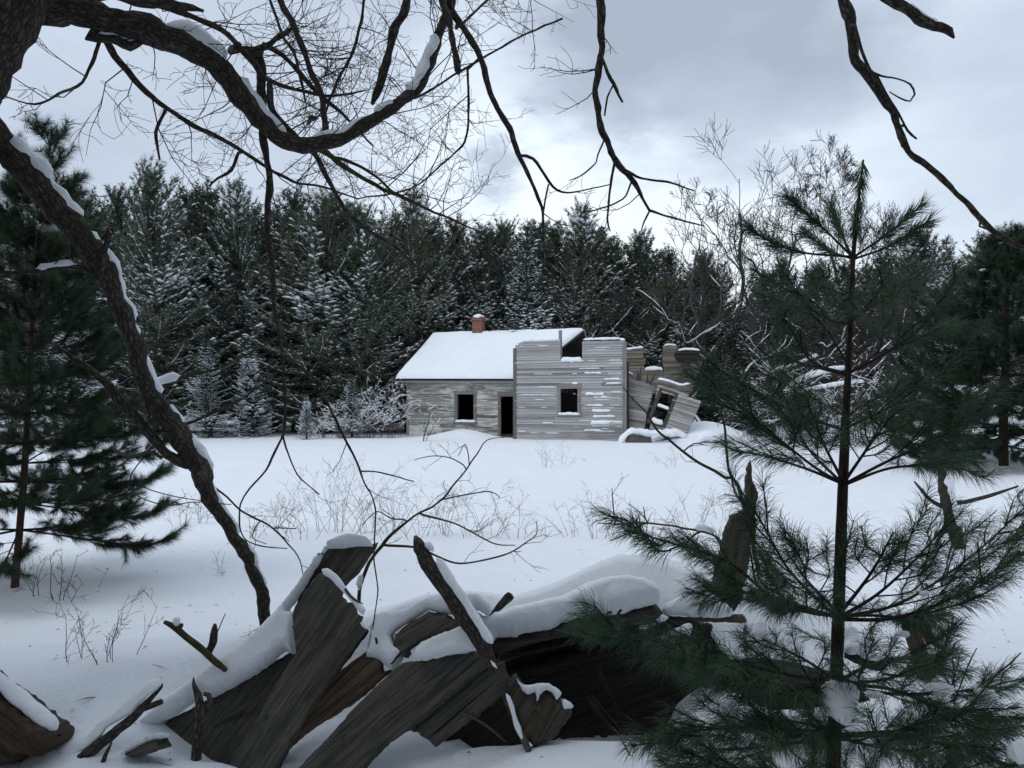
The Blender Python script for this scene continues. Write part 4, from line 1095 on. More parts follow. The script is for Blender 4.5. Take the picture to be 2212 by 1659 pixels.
# long thin bough that droops right
add_limb([(205, 52, 11), (232, 95, 11), (260, 135, 9), (320, 200, 8), (360, 236, 7.5), (460, 290, 7), (525, 330, 6), (575, 360, 5), (640, 395, 4), (700, 405, 3), (775, 430, 2)], 3.75, 4.7, 9, .2, None, 3)
add_limb([(190, 82, 12), (240, 84, 14), (280, 95, 14), (316, 84, 8)], 3.75, 3.85, 9, .35, [(.3, .85, .5, .35)], 1)
add_limb([(358, 237, 6), (345, 268, 5), (336, 300, 4), (345, 345, 3)], 4.1, 4.2, 7, .2, None, 1)
add_limb([(515, 330, 4), (500, 368, 4), (470, 385, 3), (452, 402, 2)], 4.4, 4.4, 6, .2, None, 1)
add_limb([(216, 84, 6), (200, 140, 5), (165, 185, 4.5), (125, 200, 4), (75, 225, 3), (0, 205, 2)], 3.8, 3.6, 7, .2, None, 3)
# long vertical hanging branch
add_limb([(540, 118, 14), (560, 122, 13), (566, 210, 13), (570, 275, 11), (578, 340, 9.5), (580, 425, 9), (577, 510, 9), (585, 575, 8), (595, 675, 6), (605, 725, 5), (612, 830, 4.5), (617, 900, 4), (610, 946, 4)], 4.05, 4.5, 9, .28, None, 1)
add_limb([(610, 944, 3), (575, 1015, 3), (525, 1075, 2.4), (515, 1110, 2), (520, 1150, 2), (550, 1175, 1.8), (620, 1185, 1.5)], 4.5, 4.4, 5, .2, None, 0, 'twig_branch')
add_limb([(612, 945, 3), (630, 1000, 2.2), (648, 1035, 2), (690, 1068, 1.5)], 4.5, 4.6, 5, .2, None, 1, 'twig_branch')
add_limb([(612, 775, 5), (650, 795, 4.5), (690, 830, 4), (720, 895, 4), (755, 965, 3.5), (780, 1020, 3), (808, 1085, 2.4), (812, 1130, 2.2), (806, 1200, 2), (812, 1250, 2), (815, 1300, 2), (805, 1360, 1.5)], 4.5, 4.3, 6, .25, None, 1)
add_limb([(780, 1018, 2.4), (810, 1018, 2), (850, 1030, 2), (895, 1040, 1.2)], 4.4, 4.4, 5, .2, None, 0, 'twig_branch')
# bough that crosses down to the lower right
add_limb([(582, 180, 9), (590, 240, 9), (645, 300, 8.5), (690, 345, 8), (725, 425, 6), (775, 480, 5), (850, 530, 4), (915, 590, 3), (950, 635, 2)], 4.1, 5.0, 8, .2, None, 2)
add_limb([(690, 322, 8), (765, 375, 7), (840, 415, 6), (900, 440, 5), (975, 475, 3.5), (1050, 505, 2)], 4.3, 5.0, 8, .2, None, 3, mt='twig_olive')
add_limb([(640, 300, 5), (700, 330, 5), (790, 365, 4), (850, 415, 3.5), (900, 440, 3)], 4.35, 4.9, 7, .2, None, 2, mt='twig_olive')
add_limb([(570, 95, 7), (625, 130, 7), (675, 185, 6), (725, 235, 5), (805, 315, 2)], 4.1, 4.4, 7, .2, None, 2)
add_limb([(600, -60, 10), (606, 0, 9), (635, 65, 9), (670, 150, 9), (690, 190, 9), (700, 240, 9), (700, 305, 10)], 4.6, 4.4, 9, .2, None, 3)
add_limb([(795, -30, 5), (765, 100, 4.5), (725, 190, 4), (700, 250, 3)], 4.6, 4.5, 6, .2, None, 3)
add_limb([(575, -40, 4), (600, 60, 4), (640, 130, 4), (660, 220, 3)], 4.5, 4.5, 6, .2, None, 3)
# hanging broken boughs
add_limb([(905, -150, 15), (880, 0, 13), (852, 75, 13), (830, 165, 11), (812, 205, 10), (804, 226, 5)], 4.3, 4.3, 10, .3, None, 1)
add_limb([(930, -160, 14), (960, 0, 11), (974, 75, 10), (988, 150, 9), (990, 160, 4)], 4.3, 4.25, 10, .35, None, 1)
add_limb([(940, -140, 13), (980, 15, 10), (1030, 115, 10), (1065, 210, 9), (1100, 290, 8), (1125, 338, 7), (1142, 382, 6), (1162, 425, 5), (1172, 458, 4), (1174, 520, 3), (1172, 580, 2)], 4.3, 4.4, 9, .3, None, 1)
add_limb([(1126, 336, 4), (1150, 341, 4), (1185, 390, 3.5), (1215, 414, 2.5), (1260, 412, 2), (1320, 398, 1.4)], 4.35, 4.4, 6, .25, None, 1)
add_limb([(1173, 460, 3), (1185, 398, 2)], 4.4, 4.4, 5, .2)
add_limb([(1010, 150, 4), (1008, 290, 3), (980, 332, 3), (915, 390, 2.6), (870, 415, 2.4), (770, 430, 1.8)], 4.4, 4.7, 5, .2, None, 2)
add_limb([(1215, 40, 2.4), (1120, 82, 2.6), (1025, 135, 3), (915, 200, 3.4), (870, 222, 4)], 4.9, 4.6, 6, .2, None, 3)
add_limb([(985, 62, 3.4), (1060, -5, 3), (1120, -60, 3)], 4.4, 4.6, 6, .2, None, 3)
R1 = add_limb([(1270, -260, 16), (1286, -60, 14), (1299, 18, 13), (1302, 100, 11), (1297, 150, 10), (1286, 195, 9), (1295, 245, 9), (1310, 290, 8.5), (1325, 340, 8), (1345, 366, 8), (1370, 395, 6.5), (1388, 430, 5), (1404, 456, 4)], 4.2, 4.4, 10, .38, None, 1)
add_limb([(1301, 128, 5), (1325, 180, 5.5), (1336, 205, 5), (1345, 221, 3)], 4.3, 4.3, 7, .35)
add_limb([(1345, 365, 4), (1385, 384, 3.5), (1440, 396, 2.6), (1500, 412, 1.6)], 4.35, 4.4, 6, .25, None, 1)
add_limb([(1402, 454, 3.6), (1450, 470, 3), (1520, 488, 2)], 4.4, 4.5, 6, .25, None, 1)
add_limb([(1366, 388, 3), (1345, 430, 2.6), (1300, 450, 2.4), (1255, 458, 1.5)], 4.4, 4.4, 5, .2, None, 1)
add_limb([(1328, 350, 3.6), (1320, 400, 3.2), (1312, 470, 3), (1318, 500, 1.6)], 4.35, 4.35, 6, .3, None, 1)
add_limb([(1310, 292, 2.6), (1292, 335, 2.4), (1288, 352, 2), (1262, 376, 2), (1230, 390, 1.4)], 4.35, 4.4, 5, .2, None, 1)
add_limb([(1326, 182, 2.6), (1312, 210, 2.4), (1306, 250, 2.4)], 4.35, 4.35, 5, .2)
add_limb([(1403, 456, 3), (1392, 480, 2.4), (1384, 502, 1.4)], 4.4, 4.4, 5, .2)
R2 = add_limb([(1790, -280, 20), (1808, -80, 18), (1826, 10, 16), (1838, 80, 16), (1850, 130, 15), (1872, 162, 14), (1900, 202, 12.5), (1930, 247, 11), (1945, 282, 10), (1965, 325, 9), (2000, 360, 8.5), (2040, 395, 8.5), (2075, 430, 8), (2110, 465, 8), (2150, 500, 8), (2212, 540, 8), (2290, 590, 7)], 3.8, 4.1, 11, .28, None, 0)
add_limb([(1846, 55, 5), (1862, 105, 4.5), (1872, 135, 4), (1884, 160, 4)], 3.8, 3.85, 7, .25)
add_limb([(1884, 156, 3.6), (1905, 164, 3), (1940, 172, 2.6), (1966, 183, 2.8), (1975, 204, 2.4), (1966, 219, 2.4), (1945, 212, 2.2), (1921, 198, 1.8)], 3.85, 3.85, 6, .2)
add_limb([(1896, 168, 4), (1915, 200, 3.6), (1940, 245, 3.2), (1960, 280, 3.4), (1980, 300, 2.4)], 3.85, 3.9, 6, .2)
add_limb([(1938, 272, 4), (1946, 305, 3.4), (1948, 318, 2)], 3.9, 3.9, 6, .25)
add_limb([(2118, 472, 4), (2116, 488, 3), (2135, 496, 2.4)], 4.0, 4.0, 6, .3)
R3 = add_limb([(1800, -150, 18), (1880, -40, 15), (1915, -6, 15), (1962, 20, 16), (1990, 45, 17), (2028, 60, 14), (2050, 68, 13), (2061, 82, 4)], 3.8, 3.8, 12, .3, [(.62, .9, .6, .5)], 0)
# the boughs overhead (above the picture) that carry the hanging ones
add_limb([(60, -180, 60), (400, -330, 48), (900, -190, 34), (1270, -270, 28), (1800, -290, 24), (2300, -420, 14)], 3.5, 3.8, 10, .2, None, 0, step=.12)
add_limb([(880, -200, 14), (780, -120, 9), (700, -60, 8), (560, -60, 6), (420, -120, 5)], 4.1, 4.6, 8, .2, None, 2, step=.08)

# fine twigs
g = np.random.default_rng(55); tw = []
for a, k in LIMBS:
    if not k: continue
    p = a[:, :3]; s = np.concatenate([[0], np.cumsum(np.linalg.norm(np.diff(p, axis=0), axis=1))])
    n = int(s[-1] / .13 * [0, .4, .95, 1.4][k])
    for _ in range(n):
        t = g.uniform(.15, 1.0) * s[-1]; i = min(np.searchsorted(s, t), len(p) - 2)
        ax = nrm(p[i + 1] - p[i]); sd = nrm(np.cross(ax, g.normal(size=3))); th = R(g.uniform(30, 75))
        d = ax * math.cos(th) + sd * math.sin(th); d[1] *= .7; 
        if k > 1: d = d + Z * .35
        if p[i][2] < 2.3 and k == 1 and g.random() < .6: continue
        branchy(g, p[i], d, g.uniform(.14, .52) * (1.15 if k > 1 else .7), min(.0038, a[i, 3] * .5), 2 if k > 1 else 1, tw, wig=.22, up=.15, nsub=(2, 6), minr=.0011, lf=(.35, .7), ang=(30, 70))
tag(mk('twigs', tubes_thin([(p_, max(a_, .0013), max(b_, .0009)) for p_, a_, b_, l in tw], 3), M['twig'], tree), kind='stuff')
# curled dead leaves caught on the limb
lf_ = []
for (x, y) in ((668, 262), (676, 255), (684, 268), (705, 270)):
    c = P(x, y, 4.32); a = nrm(g.normal(size=3)) * .035; b_ = nrm(np.cross(a, g.normal(size=3))) * .016
    lf_.append((np.array([c - a, c + b_ + Z * .008, c + a, c - b_ - Z * .004]), np.array([[0, 1, 2], [0, 2, 3]])))
mk('dead_leaves', lf_, M['plank_brown'], tree, False)

# ================================================================== young white pines
def needles(twigs, g, spacing, k, L, wid, spread=.65, droop=.15, seg=True):
    pos = []; tan = []
    for t in twigs:
        t = np.asarray(t, float); s = np.concatenate([[0], np.cumsum(np.linalg.norm(np.diff(t, axis=0), axis=1))])
        n = max(2, int(s[-1] / spacing)); q = g.uniform(0, s[-1], n)
        pos.append(np.stack([np.interp(q, s, t[:, i]) for i in range(3)], -1))
        d = nrm(np.gradient(t, axis=0)); tan.append(nrm(np.stack([np.interp(q, s, d[:, i]) for i in range(3)], -1)))
    p = np.repeat(np.concatenate(pos), k, 0); a = np.repeat(np.concatenate(tan), k, 0); n = len(p)
    rd = g.normal(size=(n, 3)); rd = nrm(rd - a * (rd * a).sum(-1, keepdims=True))
    d = nrm(a * g.uniform(.55, 1.1, (n, 1)) + rd * spread * g.uniform(.6, 1.2, (n, 1)) - Z * droop * .5)
    ln = L * g.uniform(.65, 1.1, (n, 1)); wv = nrm(np.cross(d, g.normal(size=(n, 3)))) * wid * .5
    if not seg:
        V = np.stack([p - wv, p + wv, p + nrm(d - Z * droop * .5) * ln], 1).reshape(-1, 3); return [(V, np.arange(len(V)).reshape(-1, 3))]
    m = p + d * ln * .55; t = m + nrm(d - Z * droop * 1.3) * ln * .45
    V = np.stack([p - wv * .7, p + wv * .7, m + wv, m - wv, t], 1).reshape(-1, 3)
    F = (np.arange(n)[:, None, None] * 5 + np.array([[0, 1, 2], [0, 2, 3], [3, 2, 4]])[None]).reshape(-1, 3)
    return [(V, F)]

def pine_limb(g, main, r0, wood, twigs, subl=.33, gap=.07, start=.35, flat=.5, bare=.55):
    """main: resampled polyline. side shoots alternate left and right; needles on the young ends"""
    p = main; s = np.concatenate([[0], np.cumsum(np.linalg.norm(np.diff(p, axis=0), axis=1))]); L = s[-1]
    wood.append((p, r0, max(.0022, r0 * .3)))
    twigs.append(p[int(len(p) * bare):])
    t = L * start; side = 1
    while t < L * .97:
        i = min(np.searchsorted(s, t), len(p) - 2); ax = nrm(p[i + 1] - p[i]); c = p[i]
        sv = nrm(np.cross(ax, Z)) * side + Z * g.uniform(-.15, .35) * (1 - flat) * 2
        d = nrm(ax * g.uniform(.75, 1.1) + nrm(sv) * g.uniform(.5, .95)); l = subl * (1.15 - .75 * t / L) * g.uniform(.55, 1.15)
        q = np.array([c, c + d * l * .5 + g.normal(size=3) * .012, c + nrm(d + ax * .4 + Z * .18) * l]); q = spl(q, n=4)
        wood.append((q, max(.003, r0 * .4), .002)); twigs.append(q[int(len(q) * (.30 if l > .2 else .1)):])
        if l > .22:
            for e in range(int(g.integers(1, 4))):
                j = int(g.integers(2, len(q) - 2)); dd = nrm(nrm(q[j + 1] - q[j]) + g.normal(size=3) * .45); z = np.array([q[j], q[j] + dd * l * .25, q[j] + (dd + Z * .1) * l * .5])
                wood.append((z, .0026, .0018)); twigs.append(z)
        side = -side; t += gap * g.uniform(.6, 1.3)

g = np.random.default_rng(91)
HD = 3.0
TK = np.array([(345, 1865, 2), (450, 1853, 3), (560, 1843, 5), (800, 1832, 7), (1045, 1821, 11), (1330, 1811, 13), (1475, 1806, 14), (1580, 1802, 15), (1700, 1799, 17), (1900, 1797, 24)], float)
tkp = spl(np.c_[P(TK[:, 1], TK[:, 0], HD), TK[:, 2] * HD / FOC], step=.03)
hb_ = tkp[-1]
hero = thing('young_pine', (hb_[0], hb_[1], gz(hb_[0], hb_[1])), 'young long needled pine in the right foreground with bare slender trunk', 'pine tree')
mk('trunk', tube(tkp[:, :3], tkp[:, 3], 12, .08, 9, 14), M['pine_bark'], hero)
wood = []; twg = []
def tk_at(y): return np.array([np.interp(y, TK[:, 0], TK[:, 1]), y])
# leader shoot
top = [tkp[:10, :3]]
HB_ = [
 (557, [(1775, 490, -.06), (1700, 425, -.12)], .06, .15), (555, [(1730, 545, .05), (1660, 520, .08), (1612, 488, .1)], .10, .15), (558, [(1815, 500, .15), (1793, 440, .22)], .05, .15),
 (556, [(1910, 510, .02), (1985, 448, .04)], .07, .15), (560, [(1925, 530, -.1), (2003, 480, -.2)], .07, .15), (560, [(1790, 540, .2), (1735, 502, .3)], .05, .15),
 (700, [(1790, 690, -.1), (1761, 655, -.15), (1690, 620, -.2), (1624, 582, -.22)], .22, .3), (790, [(1775, 700, .1), (1700, 655, .15), (1634, 634, .2)], .2, .3),
 (808, [(1900, 770, -.1), (1978, 718, -.15), (2030, 650, -.2), (2075, 590, -.2)], .3, .35), (808, [(1900, 750, .15), (1910, 645, .3)], .2, .35), (808, [(1950, 745, .1), (2040, 710, .2), (2110, 700, .25)], .25, .35),
 (690, [(1900, 650, .1), (1960, 600, .2), (2000, 570, .25)], .2, .3), (700, [(1890, 640, -.3), (1920, 590, -.45)], .2, .3), (690, [(1800, 640, -.3), (1775, 590, -.45)], .2, .3), (900, [(1760, 860, .3), (1690, 800, .5)], .26, .3), (900, [(1890, 860, .3), (1960, 820, .5)], .26, .3), (930, [(1740, 900, -.1), (1640, 850, -.2), (1560, 800, -.25)], .28, .3), (925, [(1920, 880, -.1), (2010, 820, -.2)], .28, .3),
 (808, [(1755, 781, -.15), (1716, 723, -.2), (1690, 690, -.25)], .25, .35), (810, [(1750, 790, .1), (1660, 760, .25)], .25, .35),
 (1045, [(1761, 1010, -.1), (1663, 932, -.2), (1582, 863, -.25), (1503, 816, -.3)], .34, .3), (1045, [(1740, 1012, .1), (1650, 985, .25), (1585, 972, .35)], .32, .3), (1046, [(1740, 960, .25), (1690, 850, .45)], .28, .3), (1040, [(1780, 960, -.25), (1745, 870, -.45)], .25, .3),
 (1048, [(1900, 1005, -.1), (1990, 962, -.2), (2080, 905, -.25), (2135, 860, -.3)], .34, .3), (1048, [(1930, 1010, .1), (2040, 1010, .25), (2110, 1020, .3)], .32, .3), (1045, [(1890, 940, .25), (1930, 850, .4)], .28, .3), (1045, [(1880, 960, -.2), (1925, 900, -.4)], .28, .3),
 (1335, [(1760, 1290, -.1), (1700, 1225, -.15), (1640, 1130, -.2), (1590, 1060, -.2)], .34, .25), (1332, [(1690, 1305, -.1), (1560, 1215, -.25), (1430, 1175, -.35), (1310, 1145, -.4)], .38, .22), (1335, [(1700, 1300, .2), (1600, 1280, .35), (1500, 1270, .4)], .36, .25), (1325, [(1740, 1250, .2), (1690, 1180, .4)], .3, .25), (1330, [(1740, 1320, -.2), (1660, 1270, -.5)], .3, .25),
 (1338, [(1930, 1335, -.1), (2060, 1290, -.2), (2190, 1205, -.25)], .38, .22), (1335, [(1900, 1280, .05), (1990, 1195, .1), (2060, 1110, .1)], .36, .25), (1335, [(1950, 1300, .2), (2100, 1200, .35), (2230, 1080, .45)], .38, .25), (1330, [(1880, 1240, -.2), (1930, 1150, -.4)], .3, .25), (1330, [(1900, 1330, .25), (2000, 1340, .5)], .34, .25),
 (1476, [(1690, 1455, -.15), (1480, 1410, -.3), (1240, 1372, -.4)], .40, .25), (1480, [(1690, 1480, .15), (1560, 1470, .3), (1450, 1440, .4)], .38, .25), (1470, [(1730, 1420, .25), (1640, 1380, .45)], .3, .25), (1478, [(1700, 1500, -.3), (1600, 1470, -.55)], .36, .25),
 (1478, [(1930, 1490, -.15), (2060, 1545, -.3), (2190, 1590, -.4)], .38, .25), (1474, [(1900, 1430, .2), (2010, 1420, .4)], .36, .25), (1475, [(1900, 1470, -.3), (1990, 1440, -.5)], .32, .25), (1480, [(1950, 1500, .2), (2100, 1490, .4), (2230, 1460, .5)], .36, .25),
 (1585, [(1690, 1575, -.1), (1520, 1575, -.25), (1350, 1600, -.35)], .40, .2), (1590, [(1680, 1610, .15), (1560, 1620, .3), (1440, 1630, .35)], .38, .2), (1590, [(1730, 1590, -.3), (1650, 1600, -.55)], .36, .2), (1580, [(1720, 1560, .3), (1640, 1560, .5)], .34, .2),
 (1590, [(1920, 1590, -.15), (2040, 1610, -.3), (2150, 1640, -.4)], .38, .2), (1588, [(1920, 1580, .15), (2050, 1570, .3), (2160, 1560, .4)], .38, .2), (1590, [(1880, 1610, -.3), (1950, 1620, -.5)], .34, .2),
 (1690, [(1700, 1690, -.1), (1560, 1670, -.3), (1430, 1665, -.4)], .38, .2), (1690, [(1920, 1690, -.1), (2060, 1670, -.3), (2200, 1660, -.4)], .38, .2), (1700, [(1720, 1680, .3), (1600, 1660, .5)], .34, .2), (1700, [(1900, 1680, .3), (2030, 1650, .5)], .34, .2)]
for y, pts, subl, st in HB_:
    if y > 1200: pts = [(x + (.10 * (1700 - x) if x < 1700 else 0), yy, dd) for x, yy, dd in pts]
    b = tk_at(y); q = np.array([list(P(b[0], b[1], HD))] + [list(P(x, yy, HD + dd)) for x, yy, dd in pts])
    m_ = spl(q, step=.025)
    pine_limb(g, m_, np.clip(.0035 + .004 * (y - 500) / 800, .004, .0078), wood, twg, subl if y > 900 else subl * .9, .07 if y > 900 else .11, st, bare=.5) if y > 600 else (wood.append((m_, .0045, .0025)), top.append(m_[int(len(m_) * .38):]))
mk('branches', sum([tube(p_, np.linspace(a, b, len(p_)), 6 if a > .004 else 4)[:1] for p_, a, b in wood], []), M['pine_bark'], hero)
mk('crown', needles(twg, g, .0056, 4, .092, .0016, .55, .42) + needles(top, g, .0026, 6, .078, .0017, .5, .05), M['needle'], hero, False)
for x, y, dd, rx, rz, sd in ((1812, 1512, -.16, 42, 38, 1), (1822, 1535, -.18, 30, 26, 21), (1800, 1492, -.16, 24, 20, 22), (1577, 1535, .1, 20, 25, 2), (1600, 1602, -.1, 19, 14, 3), (1997, 1281, -.1, 11, 9, 4), (2205, 1625, -.3, 24, 24, 7), (2030, 1648, -.2, 15, 20, 8), (2130, 1500, -.1, 22, 16, 9), (2030, 1490, .1, 30, 16, 10), (1612, 1271, -.2, 6, 5, 11), (1950, 1370, .2, 14, 10, 15), (1890, 1500, .1, 20, 9, 16), (2115, 1555, -.1, 18, 12, 20)):
    f_ = -.20 if sd in (1, 21, 22) else -.2 if sd in (2, 5, 7) else -.08; c = P(x, y, HD + dd + f_); s = (HD + dd + f_) / FOC
    mk('snow_clump', crinkle(blob(c, (rx * s, rx * s * .8, rz * s * (1 if sd in (1, 2, 7, 21, 22) else .7)), 40 + sd, .34, 40, 28, 1.6), 45, .007, sd), M['snow_fluff'], hero)

def white_pine(name, pts, d, label, H0, Lmax, whorl, nneed, nl, nw, mt, bk, seed, base=.45, snow=12, sublen=.5, asym=None, topL=.35, seg=False, per=7, drop=.1):
    g = np.random.default_rng(seed)
    a = limb(pts, d, d, .08); a = a[::-1] if a[0, 2] > a[-1, 2] else a       # from the foot up
    if a[0, 2] > a[-1, 2]: a = a[::-1]
    root = thing(name, (a[0, 0], a[0, 1], gz(a[0, 0], a[0, 1])), label, 'pine tree')
    mk('trunk', tube(a[:, :3], a[:, 3], 10, .1, seed), M[bk], root)
    z0, z1 = a[0, 2], a[-1, 2]; H = z1 - z0; z = base; wood = []; tw = [a[-8:, :3]]; ph = 0; sn = []
    while z < H * .97:
        f = z / H; c = np.array([np.interp(z0 + z, a[:, 2], a[:, i]) for i in range(3)]); ph += 2.4
        for b in range(per):
            an = ph + b * 2 * math.pi / per + g.uniform(-.3, .3)
            L = Lmax * (np.interp(f, [0, .15, .5, .8, 1], [.85, 1, .76, .34, .12])) * g.uniform(.7, 1.12)
            if asym: L *= asym(an, f)
            el = np.interp(f, [0, .3, .7, 1], [-.12, .08, .45, .95]) + g.uniform(-.15, .15)
            dv = np.array([math.cos(an) * math.cos(el), math.sin(an) * math.cos(el), math.sin(el)])
            m_ = np.array([c, c + dv * L * .4 - Z * .02 * L, c + dv * L * .75 - Z * drop * L * .4, c + dv * L + Z * .06 * L])
            m_ = spl(m_, step=.07)
            pine_limb(g, m_, .004 + .0042 * L, wood, tw, sublen * min(1, L / Lmax + .25), .11 * max(1, Lmax / 1.4), .22, bare=.5)
            if g.random() < snow / 100: k = int(len(m_) * g.uniform(.4, .9)); sn.append((m_[k], g.uniform(.04, .08)))
        z += whorl * g.uniform(.75, 1.25)
    mk('branches', sum([tube(p_, np.linspace(x, y, len(p_)), 4)[:1] for p_, x, y in wood], []), M['pine_bark'], root)
    tot = sum(np.linalg.norm(np.diff(t, axis=0), axis=1).sum() for t in tw)
    mk('crown', needles(tw, g, tot * 3 / nneed, 3, nl, nw, .62, .3, seg), M[mt], root, False)
    for i, (c, r) in enumerate(sn): mk('snow_clump', blob(c + Z * .02, (r * 1.5, r * 1.1, r * .55), 70 + i, .4, 16, 10), M['snow_fluff'], root)
    return root
lp = on_ground(32, 1272)
white_pine('young_pine', [(30, 1290, 8.5), (42, 1150, 7.5), (54, 1000, 7), (62, 850, 6), (76, 600, 4.5), (98, 400, 3.5), (112, 280, 2)], lp[1], 'young pine with reddish trunk at the left edge, long needles, thin tip above', 0, 1.25, .22, 400000, .12, .0029, 'needle_mid', 'red_bark', 5, .62, 4, .5, lambda an, f: 1.0 if math.cos(an) > -.2 else 1.15)
fp_ = on_ground(2168, 1006)
white_pine('broad_pine', [(2168, 1008, 10), (2168, 900, 9), (2172, 760, 7), (2176, 600, 4), (2180, 515, 2)], fp_[1], 'broad dark young pine at the right edge of the snowfield, a few snow spots', 0, 2.8, .26, 330000, .17, .012, 'needle_mid', 'pine_bark', 6, .5, 9, .9)

# ================================================================== the pile of old boards in the foreground
def z1(*a): return [(.2451 * p[0], 1287.6 + .2451 * p[1], *p[2:]) for p in a]
def z2(*a): return [(406.6 + .3260 * p[0], 1118.2 + .3260 * p[1], *p[2:]) for p in a]
def z3(*a): return [(813.2 + .3260 * p[0], 1118.2 + .3260 * p[1], *p[2:]) for p in a]
def z4(*a): return [(1287.6 + .3260 * p[0], 1118.2 + .3260 * p[1], *p[2:]) for p in a]
def z5(*a): return [(1694.3 + .3260 * p[0], 1118.2 + .3260 * p[1], *p[2:]) for p in a]
def plank(pts, d, label, mt='plank', T=.07, ang=-50, gx=0., gy=-.0006, jag=3., seed=0, rad=5., tb=None, amp=.006, name='board', cat='board', group=None, step=5., grainy=True):
    ch = inflate(pts, d, gx, gy, T / 2, T / 2 if tb is None else tb, rad, step, amp, 12, jag, R(ang), 0, seed)
    if grainy:
        V, F, G = ch[0]; q = np.c_[G[:, 0] * .8, G[:, 1] * 26, np.full(len(G), seed * 3.1)]
        rid = fbm(q, 1.0, 3, seed); spl_ = np.maximum(0, fbm(np.c_[G[:, 0] * .5, G[:, 1] * 9, np.full(len(G), seed * 1.7)], 1.0, 2, seed + 3))
        n_ = nrm(CAM - V.mean(0)); ga = P(1106 + 100 * math.cos(R(ang)), 830 + 100 * math.sin(R(ang)), d) - P(1106, 830, d); ga = ga / np.linalg.norm(ga)
        along = V @ ga; al = (along - along.min()) / np.ptp(along); end = np.clip((np.abs(al - .5) - .40) / .10, 0, 1)
        V = V + n_ * (rid * .007)[:, None] + ga * (fbm(np.c_[np.zeros(len(G)), G[:, 1] * 30, np.full(len(G), seed)], 1.0, 3, seed + 9) * .05 * end)[:, None] + n_ * (fbm(np.c_[G[:, 0] * 2, G[:, 1] * 1.2, G[:, 0] * 0], 1.0, 2, seed) * .014)[:, None]
        ch = [(V, F, G)]
    c = np.concatenate([k[0] for k in ch]); root = thing(name, (c[:, 0].mean(), c[:, 1].mean(), c[:, 2].min()), label, cat, group)
    mk('timber', ch, M[mt], root, True); return root
def snowpatch(root, pts, d, tf=.06, tb=.08, rad=16., gx=0., gy=-.0006, up=.5, seed=0, jag=3.5, amp=.012, step=5., sm=True):
    mk('snow_cap', inflate(pts, d, gx, gy, tf, tb, rad, step, amp, 15, jag, 0, up, seed, None, sm), M['snow_fluff'], root)
def snowline(root, pts, d, w, h, seed=0, step=.02, rough=.25, dd=0.0):
    a = np.array(pts, float); q = spl(P(a[:, 0], a[:, 1], np.linspace(d, d + dd, len(a))), step=step); m = d / FOC
    mk('snow_cap', loaf(q, w * m, h * m, 12, rough, seed, 14, .6), M['snow_fluff'], root)
def stick(pts, d0, d1, label, mt='bark', k=9, rough=.25, name='stick', cat='stick', step=.025, seed=0):
    a = limb(pts, d0, d1, step); root = thing(name, a[np.argmin(a[:, 2]), :3], label, cat)
    mk('wood', tube(a[:, :3], a[:, 3], k, rough, seed + 11, 25), M[mt], root); return root, a

A = plank(z2((920, 205), (1080, 195), (1240, 190), (1225, 230), (1130, 370), (1030, 465), (900, 700), (760, 950), (560, 1250), (360, 1560), (250, 1680), (20, 1680), (-160, 1580), (-382, 1484), (-235, 1392), (0, 1275), (150, 1195), (350, 1090), (560, 960), (700, 880), (690, 640), (740, 520)), 4.5, 'tallest wide board of the heap, snow along its whole upper edge', T=.10, ang=-52, seed=1)
snowpatch(A, z2((1225, 192), (1190, 142), (1080, 122), (965, 150), (900, 205), (820, 305), (700, 490), (590, 620), (480, 740), (330, 870), (200, 960), (60, 1060), (-60, 1150), (-180, 1230), (-280, 1330), (-400, 1440), (-380, 1480), (-240, 1385), (-60, 1300), (20, 1240), (90, 1165), (170, 1190), (330, 1110), (450, 1040), (520, 992), (580, 945), (640, 890), (712, 905), (720, 800), (748, 690), (730, 638), (665, 628), (735, 520), (830, 365), (925, 212), (1010, 207), (1110, 192)), 4.44, .085, .12, 20, seed=3, jag=3)
B = plank(z2((885, 345), (950, 395), (1030, 480), (1165, 645), (1150, 700), (1202, 748), (1080, 920), (940, 1100), (780, 1330), (620, 1640), (590, 1720), (230, 1720), (300, 1560), (420, 1400), (560, 1150), (640, 1000), (715, 900), (700, 760), (690, 640), (760, 510)), 4.28, 'broad grey board with a ragged slanting end in the middle of the heap', T=.06, ang=-55, gy=-.0008, seed=2, jag=4)
snowline(B, z2((885, 342), (925, 372), (965, 398), (1010, 455), (1060, 512), (1110, 565), (1150, 620), (1160, 645)), 4.26, 9, 8, 3)
snowline(B, z2((1140, 695), (1170, 722), (1195, 742)), 4.27, 5, 5, 5)
C = plank(z2((1210, 870), (1345, 1020), (1230, 1130), (1100, 1235), (850, 1385), (600, 1600), (500, 1730), (440, 1730), (700, 1400), (1000, 1010)), 4.36, 'brown split board wedged between the two broad grey boards', 'plank_brown', .09, -42, seed=3, gy=-.0007)
D1 = plank(z3((-560, 1720), (-470, 1605), (-335, 1475), (-145, 1258), (90, 1030), (170, 960), (240, 950), (400, 925), (560, 900), (690, 880), (760, 960), (720, 1010), (500, 1190), (330, 1330), (200, 1420), (100, 1490), (-30, 1620), (-110, 1720)), 4.2, 'long broad grey board running from the bottom edge up to the snowy log', T=.07, ang=-42, gy=-.0007, seed=4, jag=3)
snowpatch(D1, z3((240, 955), (245, 900), (290, 840), (400, 782), (520, 737), (590, 715), (640, 770), (675, 872), (560, 892), (420, 927), (330, 945)), 4.19, .05, .1, 14, seed=6)
D2 = plank(z3((700, 920), (830, 990), (890, 1090), (850, 1180), (640, 1340), (400, 1515), (200, 1400), (330, 1320), (500, 1180), (720, 1000)), 4.27, 'ragged grey board tucked under the long broad one, torn right end', T=.07, ang=-40, seed=5, jag=6)
